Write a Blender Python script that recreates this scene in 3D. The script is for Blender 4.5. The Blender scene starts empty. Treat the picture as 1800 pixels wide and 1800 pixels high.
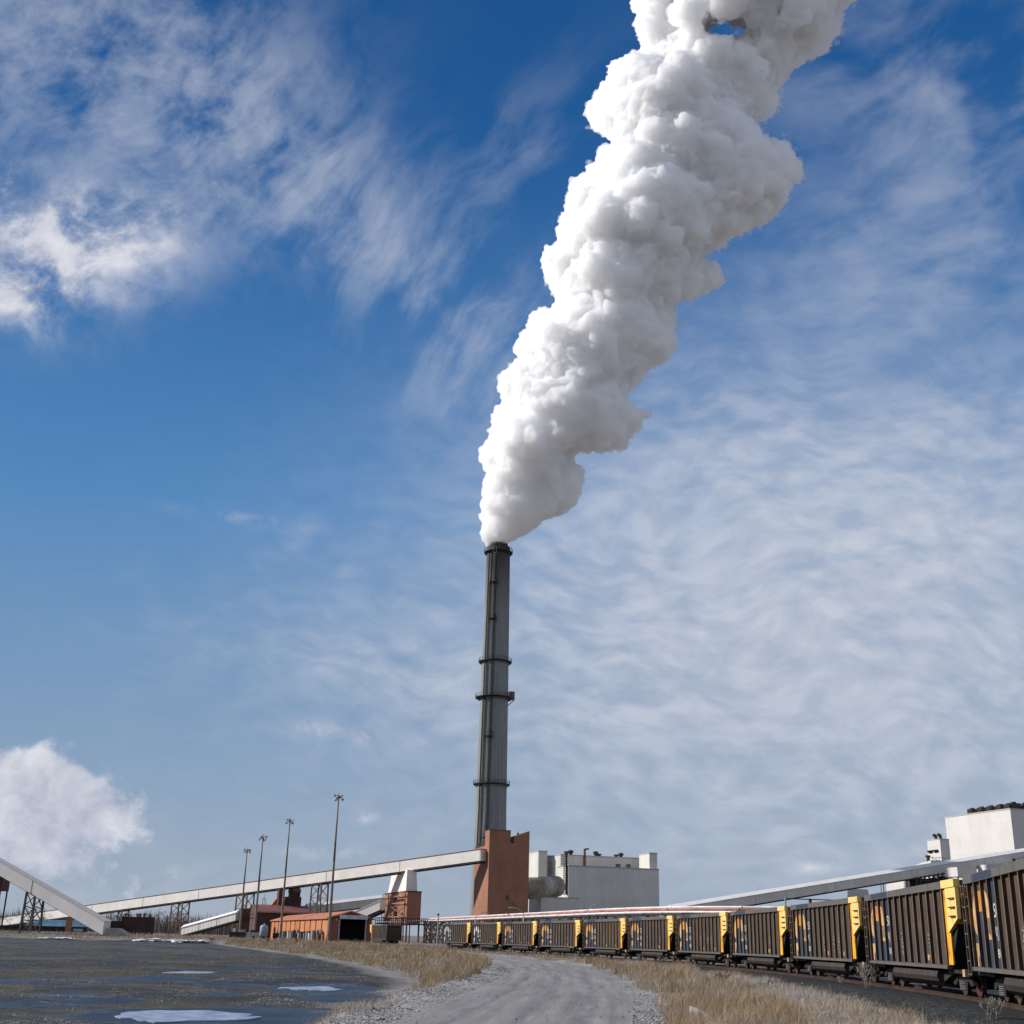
import bpy, bmesh, math, random
import numpy as np
from mathutils import Vector, Matrix, noise as mnoise

SC = bpy.context.scene
rad = math.radians

# ------------------------------------------------------------------ camera
FPX = 2100.0            # focal length in pixels of the 1800 px wide photograph
PIT, ROLL, EYE = rad(19.62), rad(1.5), 2.0
_f = np.array([0, math.cos(PIT), math.sin(PIT)]); _r0 = np.array([1.0, 0, 0]); _u0 = np.cross(_r0, _f)
_c, _s = math.cos(ROLL), math.sin(ROLL)
_R = _c*_r0 + _s*_u0; _U = -_s*_r0 + _c*_u0
cam_data = bpy.data.cameras.new("camera"); cam = bpy.data.objects.new("camera", cam_data)
SC.collection.objects.link(cam); SC.camera = cam
cam_data.sensor_width = 36.0; cam_data.lens = 36.0*FPX/1800.0
cam_data.clip_start = 0.5; cam_data.clip_end = 20000
M = Matrix(((_R[0], _U[0], -_f[0], 0), (_R[1], _U[1], -_f[1], 0), (_R[2], _U[2], -_f[2], EYE), (0, 0, 0, 1)))
cam.matrix_world = M

def ray(px, py): return _f + _R*(px-900)/FPX - _U*(py-900)/FPX
def at(px, py, Y):
    d = ray(px, py); return Vector(np.array([0, 0, EYE]) + d*(Y/d[1]))
def onground(px, py, z=0.0):
    d = ray(px, py); return Vector(np.array([0, 0, EYE]) + d*((z-EYE)/d[2]))
def zat(px, py, Y): return at(px, py, Y).z
def pxof(P):
    d = np.array(P, float) - [0, 0, EYE]; z = d@_f
    return 900+FPX*(d@_R)/z, 900-FPX*(d@_U)/z
def reach(C, dr, px):
    """distance along the level direction dr from C at which the line meets picture column px"""
    lo, hi = 0.0, 400.0
    C = Vector(C); dr = Vector((dr[0], dr[1], 0))
    s = 1 if pxof(C+dr*5)[0] > pxof(C)[0] else -1
    for _ in range(50):
        m = (lo+hi)/2
        if (pxof(C+dr*m)[0]-px)*s < 0: lo = m
        else: hi = m
    return (lo+hi)/2

# ------------------------------------------------------------------ sun and sky
SUN_EL = rad(31); SUN_H = (-0.985, 0.17)
SUN_AZ = math.atan2(SUN_H[0], SUN_H[1])
sun_data = bpy.data.lights.new("sun", "SUN"); sun = bpy.data.objects.new("sun", sun_data)
SC.collection.objects.link(sun)
sun_data.energy = 4.9; sun_data.angle = rad(0.5); sun_data.color = (1.0, 0.955, 0.90)
sd = Vector((math.sin(SUN_AZ)*math.cos(SUN_EL), math.cos(SUN_AZ)*math.cos(SUN_EL), math.sin(SUN_EL)))
sun.rotation_euler = sd.to_track_quat('Z', 'Y').to_euler()
sun.location = sd*300

SC.view_settings.view_transform = 'Standard'; SC.view_settings.look = 'None'
SC.view_settings.exposure = 0.12; SC.view_settings.gamma = 1.0
SC.cycles.max_bounces = 40; SC.cycles.diffuse_bounces = 4; SC.cycles.glossy_bounces = 3
SC.cycles.transmission_bounces = 4; SC.cycles.volume_bounces = 40; SC.cycles.transparent_max_bounces = 24
SC.cycles.use_adaptive_sampling = True; SC.cycles.adaptive_threshold = 0.015
SC.cycles.use_denoising = True
SC.cycles.caustics_reflective = False; SC.cycles.caustics_refractive = False

class NT:
    """small helper for node trees"""
    def __init__(s, tree): s.t = tree; s.n = tree.nodes; s.l = tree.links
    def node(s, typ, **kw):
        n = s.n.new(typ)
        for k, v in kw.items(): setattr(n, k, v)
        return n
    def link(s, a, b): s.l.new(a, b)
    def setin(s, node, idx, v):
        if v is None: return
        i = node.inputs[idx]
        if isinstance(v, bpy.types.NodeSocket): s.l.new(v, i)
        else: i.default_value = v
    def math(s, op, a, b=None, c=None, clamp=False):
        n = s.node('ShaderNodeMath', operation=op, use_clamp=clamp)
        s.setin(n, 0, a); s.setin(n, 1, b); s.setin(n, 2, c); return n.outputs[0]
    def vmath(s, op, a, b=None):
        n = s.node('ShaderNodeVectorMath', operation=op); s.setin(n, 0, a); s.setin(n, 1, b)
        return n.outputs['Value'] if op in ('DOT_PRODUCT', 'LENGTH') else n.outputs[0]
    def scale(s, v, k):
        n = s.node('ShaderNodeVectorMath', operation='SCALE'); s.setin(n, 0, v); s.setin(n, 3, k); return n.outputs[0]
    def noise(s, vec, scale, detail=4, rough=.55, dist=0.0, lac=2.0, col=False):
        n = s.node('ShaderNodeTexNoise'); s.setin(n, 'Vector', vec); n.inputs['Scale'].default_value = scale
        n.inputs['Detail'].default_value = detail; n.inputs['Roughness'].default_value = rough
        n.inputs['Distortion'].default_value = dist; n.inputs['Lacunarity'].default_value = lac
        return n.outputs['Color' if col else 'Fac']
    def voro(s, vec, scale, feat='F1', out='Distance', rnd=1.0):
        n = s.node('ShaderNodeTexVoronoi', feature=feat); s.setin(n, 'Vector', vec)
        n.inputs['Scale'].default_value = scale; n.inputs['Randomness'].default_value = rnd
        return n.outputs[out]
    def mapr(s, v, a, b, c=0.0, d=1.0, smooth=False):
        n = s.node('ShaderNodeMapRange'); n.clamp = True
        if smooth: n.interpolation_type = 'SMOOTHSTEP'
        s.setin(n, 0, v); s.setin(n, 1, a); s.setin(n, 2, b); s.setin(n, 3, c); s.setin(n, 4, d); return n.outputs[0]
    def mix(s, f, a, b, blend='MIX'):
        n = s.node('ShaderNodeMix', data_type='RGBA', blend_type=blend); n.clamp_factor = True
        s.setin(n, 'Factor', f) if not isinstance(f, bpy.types.NodeSocket) else s.l.new(f, n.inputs[0])
        for i, v in ((6, a), (7, b)):
            if isinstance(v, bpy.types.NodeSocket): s.l.new(v, n.inputs[i])
            else: n.inputs[i].default_value = (*v[:3], 1)
        return n.outputs[2]
    def mapping(s, vec, loc=(0, 0, 0), rot=(0, 0, 0), sc=(1, 1, 1)):
        n = s.node('ShaderNodeMapping'); s.setin(n, 0, vec)
        n.inputs[1].default_value = loc; n.inputs[2].default_value = rot; n.inputs[3].default_value = sc
        return n.outputs[0]
    def sep(s, v):
        n = s.node('ShaderNodeSeparateXYZ'); s.setin(n, 0, v); return n.outputs
    def comb(s, x, y, z):
        n = s.node('ShaderNodeCombineXYZ'); s.setin(n, 0, x); s.setin(n, 1, y); s.setin(n, 2, z); return n.outputs[0]

W = bpy.data.worlds.new("World"); SC.world = W; W.use_nodes = True
def build_world():
    t = NT(W.node_tree); t.n.clear()
    out = t.node('ShaderNodeOutputWorld'); bg = t.node('ShaderNodeBackground'); bg.inputs[1].default_value = 0.085
    sky = t.node('ShaderNodeTexSky', sky_type='NISHITA'); sky.sun_disc = False
    sky.sun_elevation = SUN_EL; sky.sun_rotation = SUN_AZ
    sky.altitude = 300; sky.air_density = 1.0; sky.dust_density = 0.0; sky.ozone_density = 2.0
    dirn = t.vmath('NORMALIZE', t.node('ShaderNodeTexCoord').outputs['Generated'])
    x, y, z = t.sep(dirn)[:3]
    # the sky of the place: pale and greyish low down, deep blue overhead
    rp = t.node('ShaderNodeValToRGB'); t.link(z, rp.inputs[0]); er = rp.color_ramp; k_ = 8.0
    stops = [(0.0, (3.5, 4.25, 5.4)), (.08, (2.9, 3.95, 5.5)), (.19, (1.85, 3.3, 5.4)), (.33, (.85, 2.6, 5.5)), (.47, (.36, 1.7, 4.4)), (.60, (.10, 1.05, 3.3)), (.72, (.07, .8, 2.7))]
    while len(er.elements) < len(stops): er.elements.new(.5)
    for e, (p_, c_) in zip(er.elements, stops): e.position = p_; e.color = (*[q/k_ for q in c_], 1)
    ramp = t.scale(rp.outputs[0], k_)
    base = t.mix(.92, sky.outputs[0], ramp)
    # cloud decks seen on a plane far overhead
    zz = t.math('ADD', t.math('MAXIMUM', z, 0.0), 0.10)
    pl = t.comb(t.math('DIVIDE', x, zz), t.math('DIVIDE', y, zz), 0.0)
    def lobe(az, el, saz, sel, rot=0.0, soft=1.0):
        """smooth elliptical region of the sky around azimuth az (deg, from +Y towards +X) and elevation el"""
        a, e = rad(az), rad(el)
        c = Vector((math.sin(a)*math.cos(e), math.cos(a)*math.cos(e), math.sin(e)))
        t1 = Vector((math.cos(a), -math.sin(a), 0)); t2 = t1.cross(c)*-1
        if t2.z < 0: t2 = -t2
        ca, sa = math.cos(rad(rot)), math.sin(rad(rot))
        u1 = (t1*ca+t2*sa)/math.sin(rad(saz)); u2 = (-t1*sa+t2*ca)/math.sin(rad(sel))
        off1, off2 = u1.dot(c), u2.dot(c)
        d1 = t.math('SUBTRACT', t.vmath('DOT_PRODUCT', dirn, tuple(u1)), off1)
        d2 = t.math('SUBTRACT', t.vmath('DOT_PRODUCT', dirn, tuple(u2)), off2)
        r2 = t.math('ADD', t.math('MULTIPLY', d1, d1), t.math('MULTIPLY', d2, d2))
        front = t.mapr(t.vmath('DOT_PRODUCT', dirn, tuple(c)), 0.3, 0.5)
        return t.math('MULTIPLY', t.math('EXPONENT', t.math('MULTIPLY', r2, -1.0*soft)), front)
    def add(*v):
        r = v[0]
        for k in v[1:]: r = t.math('ADD', r, k)
        return r
    def mul(a, b): return t.math('MULTIPLY', a, b)
    # pixel -> az/el helper
    def AE(px, py):
        d = ray(px, py); return math.degrees(math.atan2(d[0], d[1])), math.degrees(math.atan2(d[2], math.hypot(d[0], d[1])))
    def L(px, py, sx, sy, rot=0, soft=1.0):
        a, e = AE(px, py); k = 2100.0
        return lobe(a, e, math.degrees(sx/k), math.degrees(sy/k), rot, soft)
    # fields
    dv = t.mapping(dirn, rot=(0, 0, 0))
    warp = t.noise(dirn, 5.0, 3, .5, col=True)
    wv = t.vmath('ADD', dirn, t.scale(t.vmath('SUBTRACT', warp, (.5, .5, .5)), .10))
    # streaks that run down towards the right
    st_v = t.mapping(t.mapping(wv, rot=(0, rad(52), 0)), sc=(2.6, 6.0, 9.0))
    streak = t.noise(st_v, 2.2, 7, .58)
    fine = t.noise(wv, 26.0, 6, .62)
    big = t.noise(t.vmath('ADD', wv, (3.1, 1.7, .4)), 6.0, 5, .55)
    rip = t.noise(t.mapping(pl, rot=(0, 0, rad(20)), sc=(2.0, 5.0, 1)), 2.4, 6, .6)
    puffn = t.noise(t.vmath('ADD', wv, (7.3, 2.2, 5.1)), 19.0, 8, .62)
    sheet_v = t.mapping(t.mapping(wv, rot=(0, rad(14), 0)), sc=(3.2, 4.0, 9.5))
    sheet = t.math('ADD', mul(t.noise(sheet_v, 4.2, 6, .6), .45), add(mul(t.noise(t.mapping(t.mapping(wv, rot=(0, rad(10), 0)), sc=(9, 9, 26)), 2.3, 4, .55), .30), mul(t.noise(wv, 22.0, 5, .6), .25)))
    def veil(mask, n, lo, hi, k): return mul(mul(mask, t.mapr(n, lo, hi, 0, 1, True)), k)
    cirrus = add(veil(add(L(110, 60, 320, 220), L(400, 180, 270, 130, -35), mul(L(120, 200, 300, 120, -10), .6)), t.math('ADD', mul(streak, .5), mul(fine, .5)), .36, .66, .44),
                 veil(add(L(640, 420, 330, 120, -42), L(840, 620, 150, 130, -30), mul(L(560, 380, 120, 100), .5)), streak, .38, .70, .42),
                 veil(add(L(1640, 130, 260, 130, -10), mul(L(1700, 330, 240, 120), .8), mul(L(1560, 500, 260, 100), .9)), t.math('ADD', mul(big, .5), mul(sheet, .5)), .40, .62, .42),
                 veil(L(900, 330, 130, 210, -50), streak, .42, .7, .25))
    deck = add(veil(add(L(1560, 850, 400, 150, -12), L(1250, 980, 330, 230), L(1750, 1080, 400, 260)), sheet, .30, .70, .60),
               veil(add(L(1250, 1200, 620, 210), mul(L(800, 1180, 380, 75, -7), .9)), sheet, .32, .70, .52),
               mul(L(1450, 1090, 590, 360), 1.0))
    wisp = add(veil(L(470, 1155, 120, 26, -4), fine, .40, .70, .45), veil(L(450, 915, 110, 9, -3), fine, .38, .6, .30),
               veil(L(560, 980, 110, 60, -20), streak, .42, .7, .22))
    # cumulus, brighter
    cu = add(veil(add(L(90, 455, 170, 85, 18), mul(L(200, 400, 130, 60, 20), .8), mul(L(60, 530, 90, 50), .8)), t.math('ADD', mul(puffn, .65), mul(streak, .35)), .34, .60, 1.0),
             veil(L(30, 350, 80, 50), puffn, .45, .66, .6))
    pf2 = t.math('ADD', mul(puffn, .55), mul(t.noise(t.vmath('ADD', wv, (1.3, 8.2, 2.1)), 9.0, 6, .6), .45))
    env = add(L(70, 1368, 150, 50, -12), mul(L(40, 1430, 170, 60), .85), mul(L(100, 1520, 230, 60), .7))
    cu2 = mul(t.mapr(t.math('ADD', env, mul(t.math('SUBTRACT', pf2, .5), 3.4)), .50, .86, 0, 1, True), mul(t.mapr(env, .08, .4), .92))
    small = veil(add(L(550, 1283, 34, 15), L(640, 1296, 26, 13), L(645, 1436, 18, 11), L(290, 1420, 22, 16), L(305, 1505, 34, 18),
                     L(200, 1510, 36, 22), L(575, 1500, 60, 10), L(1410, 1528, 26, 8), L(1440, 1522, 40, 8)), puffn, .40, .62, .55)
    low = veil(add(L(120, 1560, 420, 60), L(1400, 1470, 500, 90)), sheet, .35, .7, .32)
    # the unseen rest of the sky; bright clouds added there as neutral fill light
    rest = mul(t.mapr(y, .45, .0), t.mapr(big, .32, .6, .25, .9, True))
    blocks = t.noise(t.mapping(t.mapping(wv, rot=(0, rad(-8), 0)), sc=(20, 20, 46)), 1.5, 3, .5)
    deck = mul(deck, t.mapr(blocks, .30, .66, .74, 1.14))
    thin = t.math('SUBTRACT', 1.0, t.math('EXPONENT', mul(add(cirrus, deck, wisp, low), -1.12)))
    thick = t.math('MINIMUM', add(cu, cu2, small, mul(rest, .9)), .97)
    thin_col = t.mix(t.mapr(z, .03, .55), (5.3, 5.6, 6.5), (5.4, 6.0, 7.1))
    thin_col = t.mix(t.mapr(blocks, .35, .62), thin_col, (6.5, 6.8, 7.7)); c1 = t.mix(thin, base, thin_col)
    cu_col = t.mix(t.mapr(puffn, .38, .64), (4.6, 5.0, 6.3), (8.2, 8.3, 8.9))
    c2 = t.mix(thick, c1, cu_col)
    t.link(c2, bg.inputs[0]); t.link(bg.outputs[0], out.inputs[0])
build_world()

# ------------------------------------------------------------------ mesh helpers
COL = SC.collection
class MB:
    def __init__(s): s.v = []; s.f = []; s.mi = []; s.cur = 0
    def add(s, vs, fs):
        o = len(s.v); s.v.extend([tuple(v) for v in vs])
        for f in fs: s.f.append(tuple(i+o for i in f)); s.mi.append(s.cur)
        return s
    def box(s, x0, x1, y0, y1, z0, z1):
        if x0 > x1: x0, x1 = x1, x0
        if y0 > y1: y0, y1 = y1, y0
        if z0 > z1: z0, z1 = z1, z0
        return s.add([(x0,y0,z0),(x1,y0,z0),(x1,y1,z0),(x0,y1,z0),(x0,y0,z1),(x1,y0,z1),(x1,y1,z1),(x0,y1,z1)],
                     [(0,3,2,1),(4,5,6,7),(0,1,5,4),(1,2,6,5),(2,3,7,6),(3,0,4,7)])
    def hexa(s, b, tp):
        """eight corners: bottom ring b, top ring tp"""
        return s.add(list(b)+list(tp), [(0,3,2,1),(4,5,6,7),(0,1,5,4),(1,2,6,5),(2,3,7,6),(3,0,4,7)])
    def extr(s, poly, axis, a, b):
        """extrude a 2D polygon along an axis: 'x' -> (y,z), 'y' -> (x,z), 'z' -> (x,y)"""
        n = len(poly)
        def P(p, t): return {'x': (t, p[0], p[1]), 'y': (p[0], t, p[1]), 'z': (p[0], p[1], t)}[axis]
        vs = [P(p, a) for p in poly]+[P(p, b) for p in poly]
        area = sum(poly[i][0]*poly[(i+1) % n][1]-poly[(i+1) % n][0]*poly[i][1] for i in range(n))
        fs = [tuple(range(n)), tuple(range(2*n-1, n-1, -1))]+[(i, i+n, (i+1) % n+n, (i+1) % n) for i in range(n)]
        flip = (area > 0) != (axis == 'y')
        if b < a: flip = not flip
        if flip: fs = [tuple(reversed(f)) for f in fs]
        return s.add(vs, fs)
    def tube(s, p0, p1, r0, r1=None, n=8, cap=True):
        r1 = r0 if r1 is None else r1
        p0, p1 = Vector(p0), Vector(p1); d = (p1-p0).normalized()
        a = d.orthogonal().normalized(); b = d.cross(a)
        vs = [p0+(a*math.cos(2*math.pi*i/n)+b*math.sin(2*math.pi*i/n))*r0 for i in range(n)]
        vs += [p1+(a*math.cos(2*math.pi*i/n)+b*math.sin(2*math.pi*i/n))*r1 for i in range(n)]
        fs = [(i, (i+1) % n, (i+1) % n+n, i+n) for i in range(n)]
        if cap: fs += [tuple(range(n-1, -1, -1)), tuple(range(n, 2*n))]
        return s.add(vs, fs)
    def bar(s, p0, p1, w, h=None):
        """square bar between two points"""
        h = w if h is None else h
        p0, p1 = Vector(p0), Vector(p1); d = (p1-p0).normalized()
        a = d.cross(Vector((0, 0, 1)))
        a = a.normalized() if a.length > 1e-3 else Vector((1, 0, 0))
        b = a.cross(d).normalized()
        q = [(-1,-1),(1,-1),(1,1),(-1,1)]
        return s.hexa([p0+a*w/2*i+b*h/2*j for i, j in q], [p1+a*w/2*i+b*h/2*j for i, j in q])
    def lathe(s, prof, n=32, c=(0, 0, 0)):
        vs = []; fs = []
        for r, z in prof:
            for i in range(n):
                a = 2*math.pi*i/n; vs.append((c[0]+r*math.cos(a), c[1]+r*math.sin(a), c[2]+z))
        for k in range(len(prof)-1):
            for i in range(n):
                j = (i+1) % n; fs.append((k*n+i, k*n+j, (k+1)*n+j, (k+1)*n+i))
        return s.add(vs, fs)
    def build(s, name, mats, parent=None, smooth=False, loc=None):
        me = bpy.data.meshes.new(name); me.from_pydata(s.v, [], s.f)
        mats = mats if isinstance(mats, (list, tuple)) else [mats]
        for m in mats: me.materials.append(m)
        if len(mats) > 1: me.polygons.foreach_set('material_index', s.mi)
        if smooth: me.polygons.foreach_set('use_smooth', [True]*len(s.f))
        me.update()
        o = bpy.data.objects.new(name, me); COL.objects.link(o)
        if parent: o.parent = parent
        if loc: o.location = loc
        return o
def tag(o, label=None, cat=None, group=None, kind=None):
    for k, v in (('label', label), ('category', cat), ('group', group), ('kind', kind)):
        if v: o[k] = v
    return o
def thing(name, label, cat, loc=(0, 0, 0), rz=0.0, group=None):
    o = bpy.data.objects.new(name, None); COL.objects.link(o); o.location = loc; o.rotation_euler = (0, 0, rz)
    o.empty_display_size = 0.5
    return tag(o, label, cat, group)
def kids(o): return [c for c in bpy.data.objects if c.parent == o]
def dup(root, loc, rz=0.0, label=None, ry=0.0):
    tree = {}
    for c in bpy.data.objects:
        if c.parent: tree.setdefault(c.parent.name, []).append(c)
    def rec(o, par):
        c = o.copy(); COL.objects.link(c)
        if par: c.parent = par
        for k in tree.get(o.name, []): rec(k, c)
        return c
    r = rec(root, None); r.location = loc; r.rotation_euler = (0, ry, rz)
    if label: r['label'] = label
    return r

# ------------------------------------------------------------------ materials
def new_mat(name):
    m = bpy.data.materials.new(name); m.use_nodes = True
    t = NT(m.node_tree); b = m.node_tree.nodes['Principled BSDF']
    return m, t, b
def coords(t, kind='Object'): return t.node('ShaderNodeTexCoord').outputs[kind]
def bump(t, b, h, dist=0.05, strength=1.0):
    n = t.node('ShaderNodeBump'); n.inputs['Distance'].default_value = dist; n.inputs['Strength'].default_value = strength
    t.link(h, n.inputs['Height']); t.link(n.outputs[0], b.inputs['Normal'])
def surf(name, col, rough=.7, var=.25, scale=1.5, dark=None, streak=0.0, metal=0.0, corr=0.0, bumpn=0.0, spec=.3, vstripe=None):
    """weathered surface: patchy colour, optional vertical dirt streaks, optional vertical corrugation (period in m)"""
    m, t, b = new_mat(name); co = coords(t)
    n1 = t.noise(co, scale, 6, .6); dk = dark or tuple(c*(1-var*1.6) for c in col)
    c = t.mix(t.mapr(n1, .35, .68), dk if var > 0 else col, tuple(min(1, k*(1+var*.35)) for k in col))
    if streak > 0:
        sv = t.mapping(co, sc=(1.6, 1.6, .06)); n2 = t.noise(sv, 1.3, 5, .65)
        c = t.mix(t.mapr(n2, .5, .78, 0, streak), c, tuple(k*.45 for k in dk))
    hgt = None
    if corr > 0:
        X = t.sep(co); k = 2*math.pi/corr
        w = t.math('ADD', t.math('SINE', t.math('MULTIPLY', X[0], k)), t.math('SINE', t.math('MULTIPLY', X[1], k)))
        # sheet joints: slightly different tone per sheet
        k2 = t.math('FLOOR', t.math('DIVIDE', t.math('ADD', X[0], X[1]), corr*6))
        wn = t.node('ShaderNodeTexWhiteNoise', noise_dimensions='1D'); t.link(k2, wn.inputs[1])
        c = t.mix(t.math('MULTIPLY', wn.outputs[0], .12), c, tuple(k*.6 for k in col))
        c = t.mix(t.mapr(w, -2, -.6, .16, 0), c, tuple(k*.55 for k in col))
        hz = t.math('FRACT', t.math('DIVIDE', X[2], 5.2)); c = t.mix(t.mapr(hz, .0, .035, .38, 0), c, tuple(k*.45 for k in col))
        hx = t.math('FRACT', t.math('DIVIDE', t.math('ADD', X[0], X[1]), corr*6)); c = t.mix(t.mapr(hx, .0, .04, .30, 0), c, tuple(k*.45 for k in col))
        hgt = w
        bump(t, b, w, corr*.02)
    elif bumpn > 0: bump(t, b, t.noise(co, scale*6, 4, .6), bumpn)
    t.link(c, b.inputs['Base Color'])
    b.inputs['Roughness'].default_value = rough; b.inputs['Metallic'].default_value = metal
    b.inputs['Specular IOR Level'].default_value = spec
    return m
# ------------------------------------------------------------------ steam plume
OUT = [(962,858,886),(948,851,908),(935,847,930),(915,847,950),(900,847,985),(880,848,1012),(860,848,1018),(835,851,1016),(810,848,1008),(797,850,1020),(787,858,1108),
       (755,870,1122),(725,876,1126),(700,882,1118),(675,884,1105),(650,906,1130),(625,920,1160),(600,928,1190),(570,948,1188),(545,966,1172),
       (520,978,1225),(497,972,1278),(470,960,1262),(450,962,1228),(425,975,1290),(400,986,1330),(375,996,1362),(350,1008,1388),(325,1025,1402),
       (300,1036,1404),(275,1066,1402),(255,1088,1388),(240,1060,1345),(222,1036,1334),(195,1038,1356),(170,1052,1366),(145,1054,1372),(120,1075,1402),
       (95,1122,1432),(70,1128,1450),(45,1120,1468),(20,1112,1482),(0,1115,1492),(-30,1110,1520),(-70,1120,1560),(-120,1130,1610),(-180,1150,1680)]
YP = 420.0
def build_plume():
    rnd = random.Random(7)
    rows = sorted(OUT, key=lambda r: -r[0])
    def wob(y, s, seed):
        q = y/s+seed*3.7; i0 = math.floor(q); f = q-i0; f = f*f*(3-2*f)
        h = lambda n: math.sin((n+seed*17.3)*127.1)*43758.5453 % 1.0*2-1
        return h(i0)*(1-f)+h(i0+1)*f
    def edges(py):
        l, r = edges0(py); g = min(1, max(.15, (958-py)/160))
        l += g*(12*wob(py, 26, 1)+8*wob(py, 11, 2)-5*abs(wob(py, 17, 5)))-3*g; r += g*(14*wob(py, 28, 3)+9*wob(py, 12, 4)+6*abs(wob(py, 16, 6)))
        return l, r
    def edges0(py):
        for a, b in zip(rows, rows[1:]):
            if a[0] >= py >= b[0]:
                k = (a[0]-py)/(a[0]-b[0]+1e-9); return a[1]+(b[1]-a[1])*k, a[2]+(b[2]-a[2])*k
        return rows[-1][1:]
    balls = []
    def inside(X, Yp):
        if Yp > 962: return False
        l, r = edges(max(-178, Yp)); return l <= X <= r
    CS = [(math.cos(a), math.sin(a)) for a in np.linspace(0, 2*math.pi, 16, endpoint=False)]
    def fit(p, r, over=1.0, rmin=.45):
        X, Yp = pxof(p)
        if not inside(X, Yp): return 0
        mp = .2155*p.y/420*(1+.0*Yp)
        while r > rmin:
            if all(inside(X+c*r*over/mp, Yp+s*r*over/mp) for c, s in CS): return r
            r *= .88
        return r if over < 1 else 0
    py = 957.0
    while py > -170:
        l, r = edges(py); w = r-l; cx = (l+r)/2; mpp = .2155; R = w/2*mpp
        for k in range(14):
            u = rnd.uniform(-.92, .92); rr = R*(1-abs(u))*rnd.uniform(.35, .85)+R*.10
            dp = rnd.uniform(-1, 1)*math.sqrt(1-u*u)*R*.62
            p = at(cx+u*w/2, py+rnd.uniform(-6, 6), YP+dp); rr = fit(p, min(rr, R*(.30 if py > 840 else .5)), 1.0)
            if rr: balls.append((p, rr))
        for side, ex in ((-1, l), (1, r)):
            for _ in range(5):
                rr = min(R*rnd.uniform(.10, .30)+.4, 5.5); yy = py+rnd.uniform(-5, 5); l2, r2 = edges(min(956, yy)); e2 = l2 if side < 0 else r2
                p = at(e2-side*rr/mpp*rnd.uniform(.8, 1.1), yy, YP+rnd.uniform(-.4, .4)*R); rr = fit(p, rr, .93)
                if rr: balls.append((p, rr))
        py -= max(3.2, w*.03)
    kidsb = []
    for p, r in balls:
        if r < 1.1: continue
        for _ in range(7 if r > 3 else 4):
            d = Vector((rnd.gauss(0, 1), rnd.gauss(0, 1)-.6, rnd.gauss(0, 1))).normalized(); rr = r*rnd.uniform(.24, .42); q = p+d*(r*.88); rr = fit(q, rr, .85)
            if rr: kidsb.append((q, rr))
    balls += kidsb
    # the gap of blue sky near the top
    hole = at(1283, 50, YP)
    keep = []
    for p, r in balls:
        X, Yp = pxof(p); rp = r/.225
        dx, dy = (X-1283)/24, (Yp-52)/17
        cu, su = math.cos(.5), math.sin(.5); dx, dy = cu*dx+su*dy, -su*dx+cu*dy
        q = math.hypot(dx, dy)
        if q*20-26 < rp: continue
        keep.append((p, r))
    vs = []; fs = []
    bmI = bmesh.new(); bmesh.ops.create_icosphere(bmI, subdivisions=2, radius=1.0)
    iv = np.array([v.co[:] for v in bmI.verts]); iff = np.array([[v.index for v in f.verts] for f in bmI.faces]); bmI.free()
    V = []; Fc = []; o = 0
    for p, r in keep:
        V.append(iv*r+np.array(p)); Fc.append(iff+o); o += len(iv)
    V = np.concatenate(V); Fc = np.concatenate(Fc)
    me = bpy.data.meshes.new('steam_plume'); me.from_pydata(V.tolist(), [], Fc.tolist()); me.update()
    ob = bpy.data.objects.new('steam_plume', me); COL.objects.link(ob)
    rm = ob.modifiers.new('r', 'REMESH'); rm.mode = 'VOXEL'; rm.voxel_size = PL_VOX; rm.use_smooth_shade = True
    dg = bpy.context.evaluated_depsgraph_get(); ev = ob.evaluated_get(dg); me2 = bpy.data.meshes.new_from_object(ev)
    ob.modifiers.clear(); ob.data = me2
    n = len(me2.vertices); co = np.empty(n*3); me2.vertices.foreach_get('co', co); co = co.reshape(-1, 3)
    nr = np.empty(n*3); me2.vertices.foreach_get('normal', nr); nr = nr.reshape(-1, 3)
    # billow displacement: rounded bumps at three sizes, scaled with the distance from the stack
    k = np.clip((co[:, 2]-124)/45, 0.36, 1.0)
    disp = np.zeros(n); s_in = [(8.0, .9), (3.9, 1.25), (2.0, 1.15), (1.1, .72)]
    def vor(p, s, seed):
        q = p/s; c = np.floor(q).astype(np.int64); best = np.full(len(p), 9.0)
        for dx in (-1, 0, 1):
            for dy in (-1, 0, 1):
                for dz in (-1, 0, 1):
                    cc = c+np.array([dx, dy, dz])
                    h = (cc[:, 0]*73856093 ^ cc[:, 1]*19349663 ^ cc[:, 2]*83492791 ^ seed*2654435) & 0x7fffffff
                    r1 = ((h*1103515245+12345) & 0x7fffffff)/0x7fffffff; r2 = ((h*22695477+1) & 0x7fffffff)/0x7fffffff
                    r3 = ((h*134775813+7) & 0x7fffffff)/0x7fffffff
                    d = (cc[:, 0]+r1-q[:, 0])**2+(cc[:, 1]+r2-q[:, 1])**2+(cc[:, 2]+r3-q[:, 2])**2
                    best = np.minimum(best, d)
        return np.sqrt(best)
    def vnoise(p, seed):
        c = np.floor(p).astype(np.int64); f = p-c; f = f*f*(3-2*f); r = np.zeros(len(p))
        for dx in (0, 1):
            for dy in (0, 1):
                for dz in (0, 1):
                    h = ((c[:, 0]+dx)*73856093 ^ (c[:, 1]+dy)*19349663 ^ (c[:, 2]+dz)*83492791 ^ seed*2654435) & 0x7fffffff
                    h = ((h*1103515245+12345) & 0x7fffffff)
                    w = (f[:, 0] if dx else 1-f[:, 0])*(f[:, 1] if dy else 1-f[:, 1])*(f[:, 2] if dz else 1-f[:, 2])
                    r += w*(h/0x7fffffff*2-1)
        return r
    warp = np.zeros((n, 3))
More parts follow.
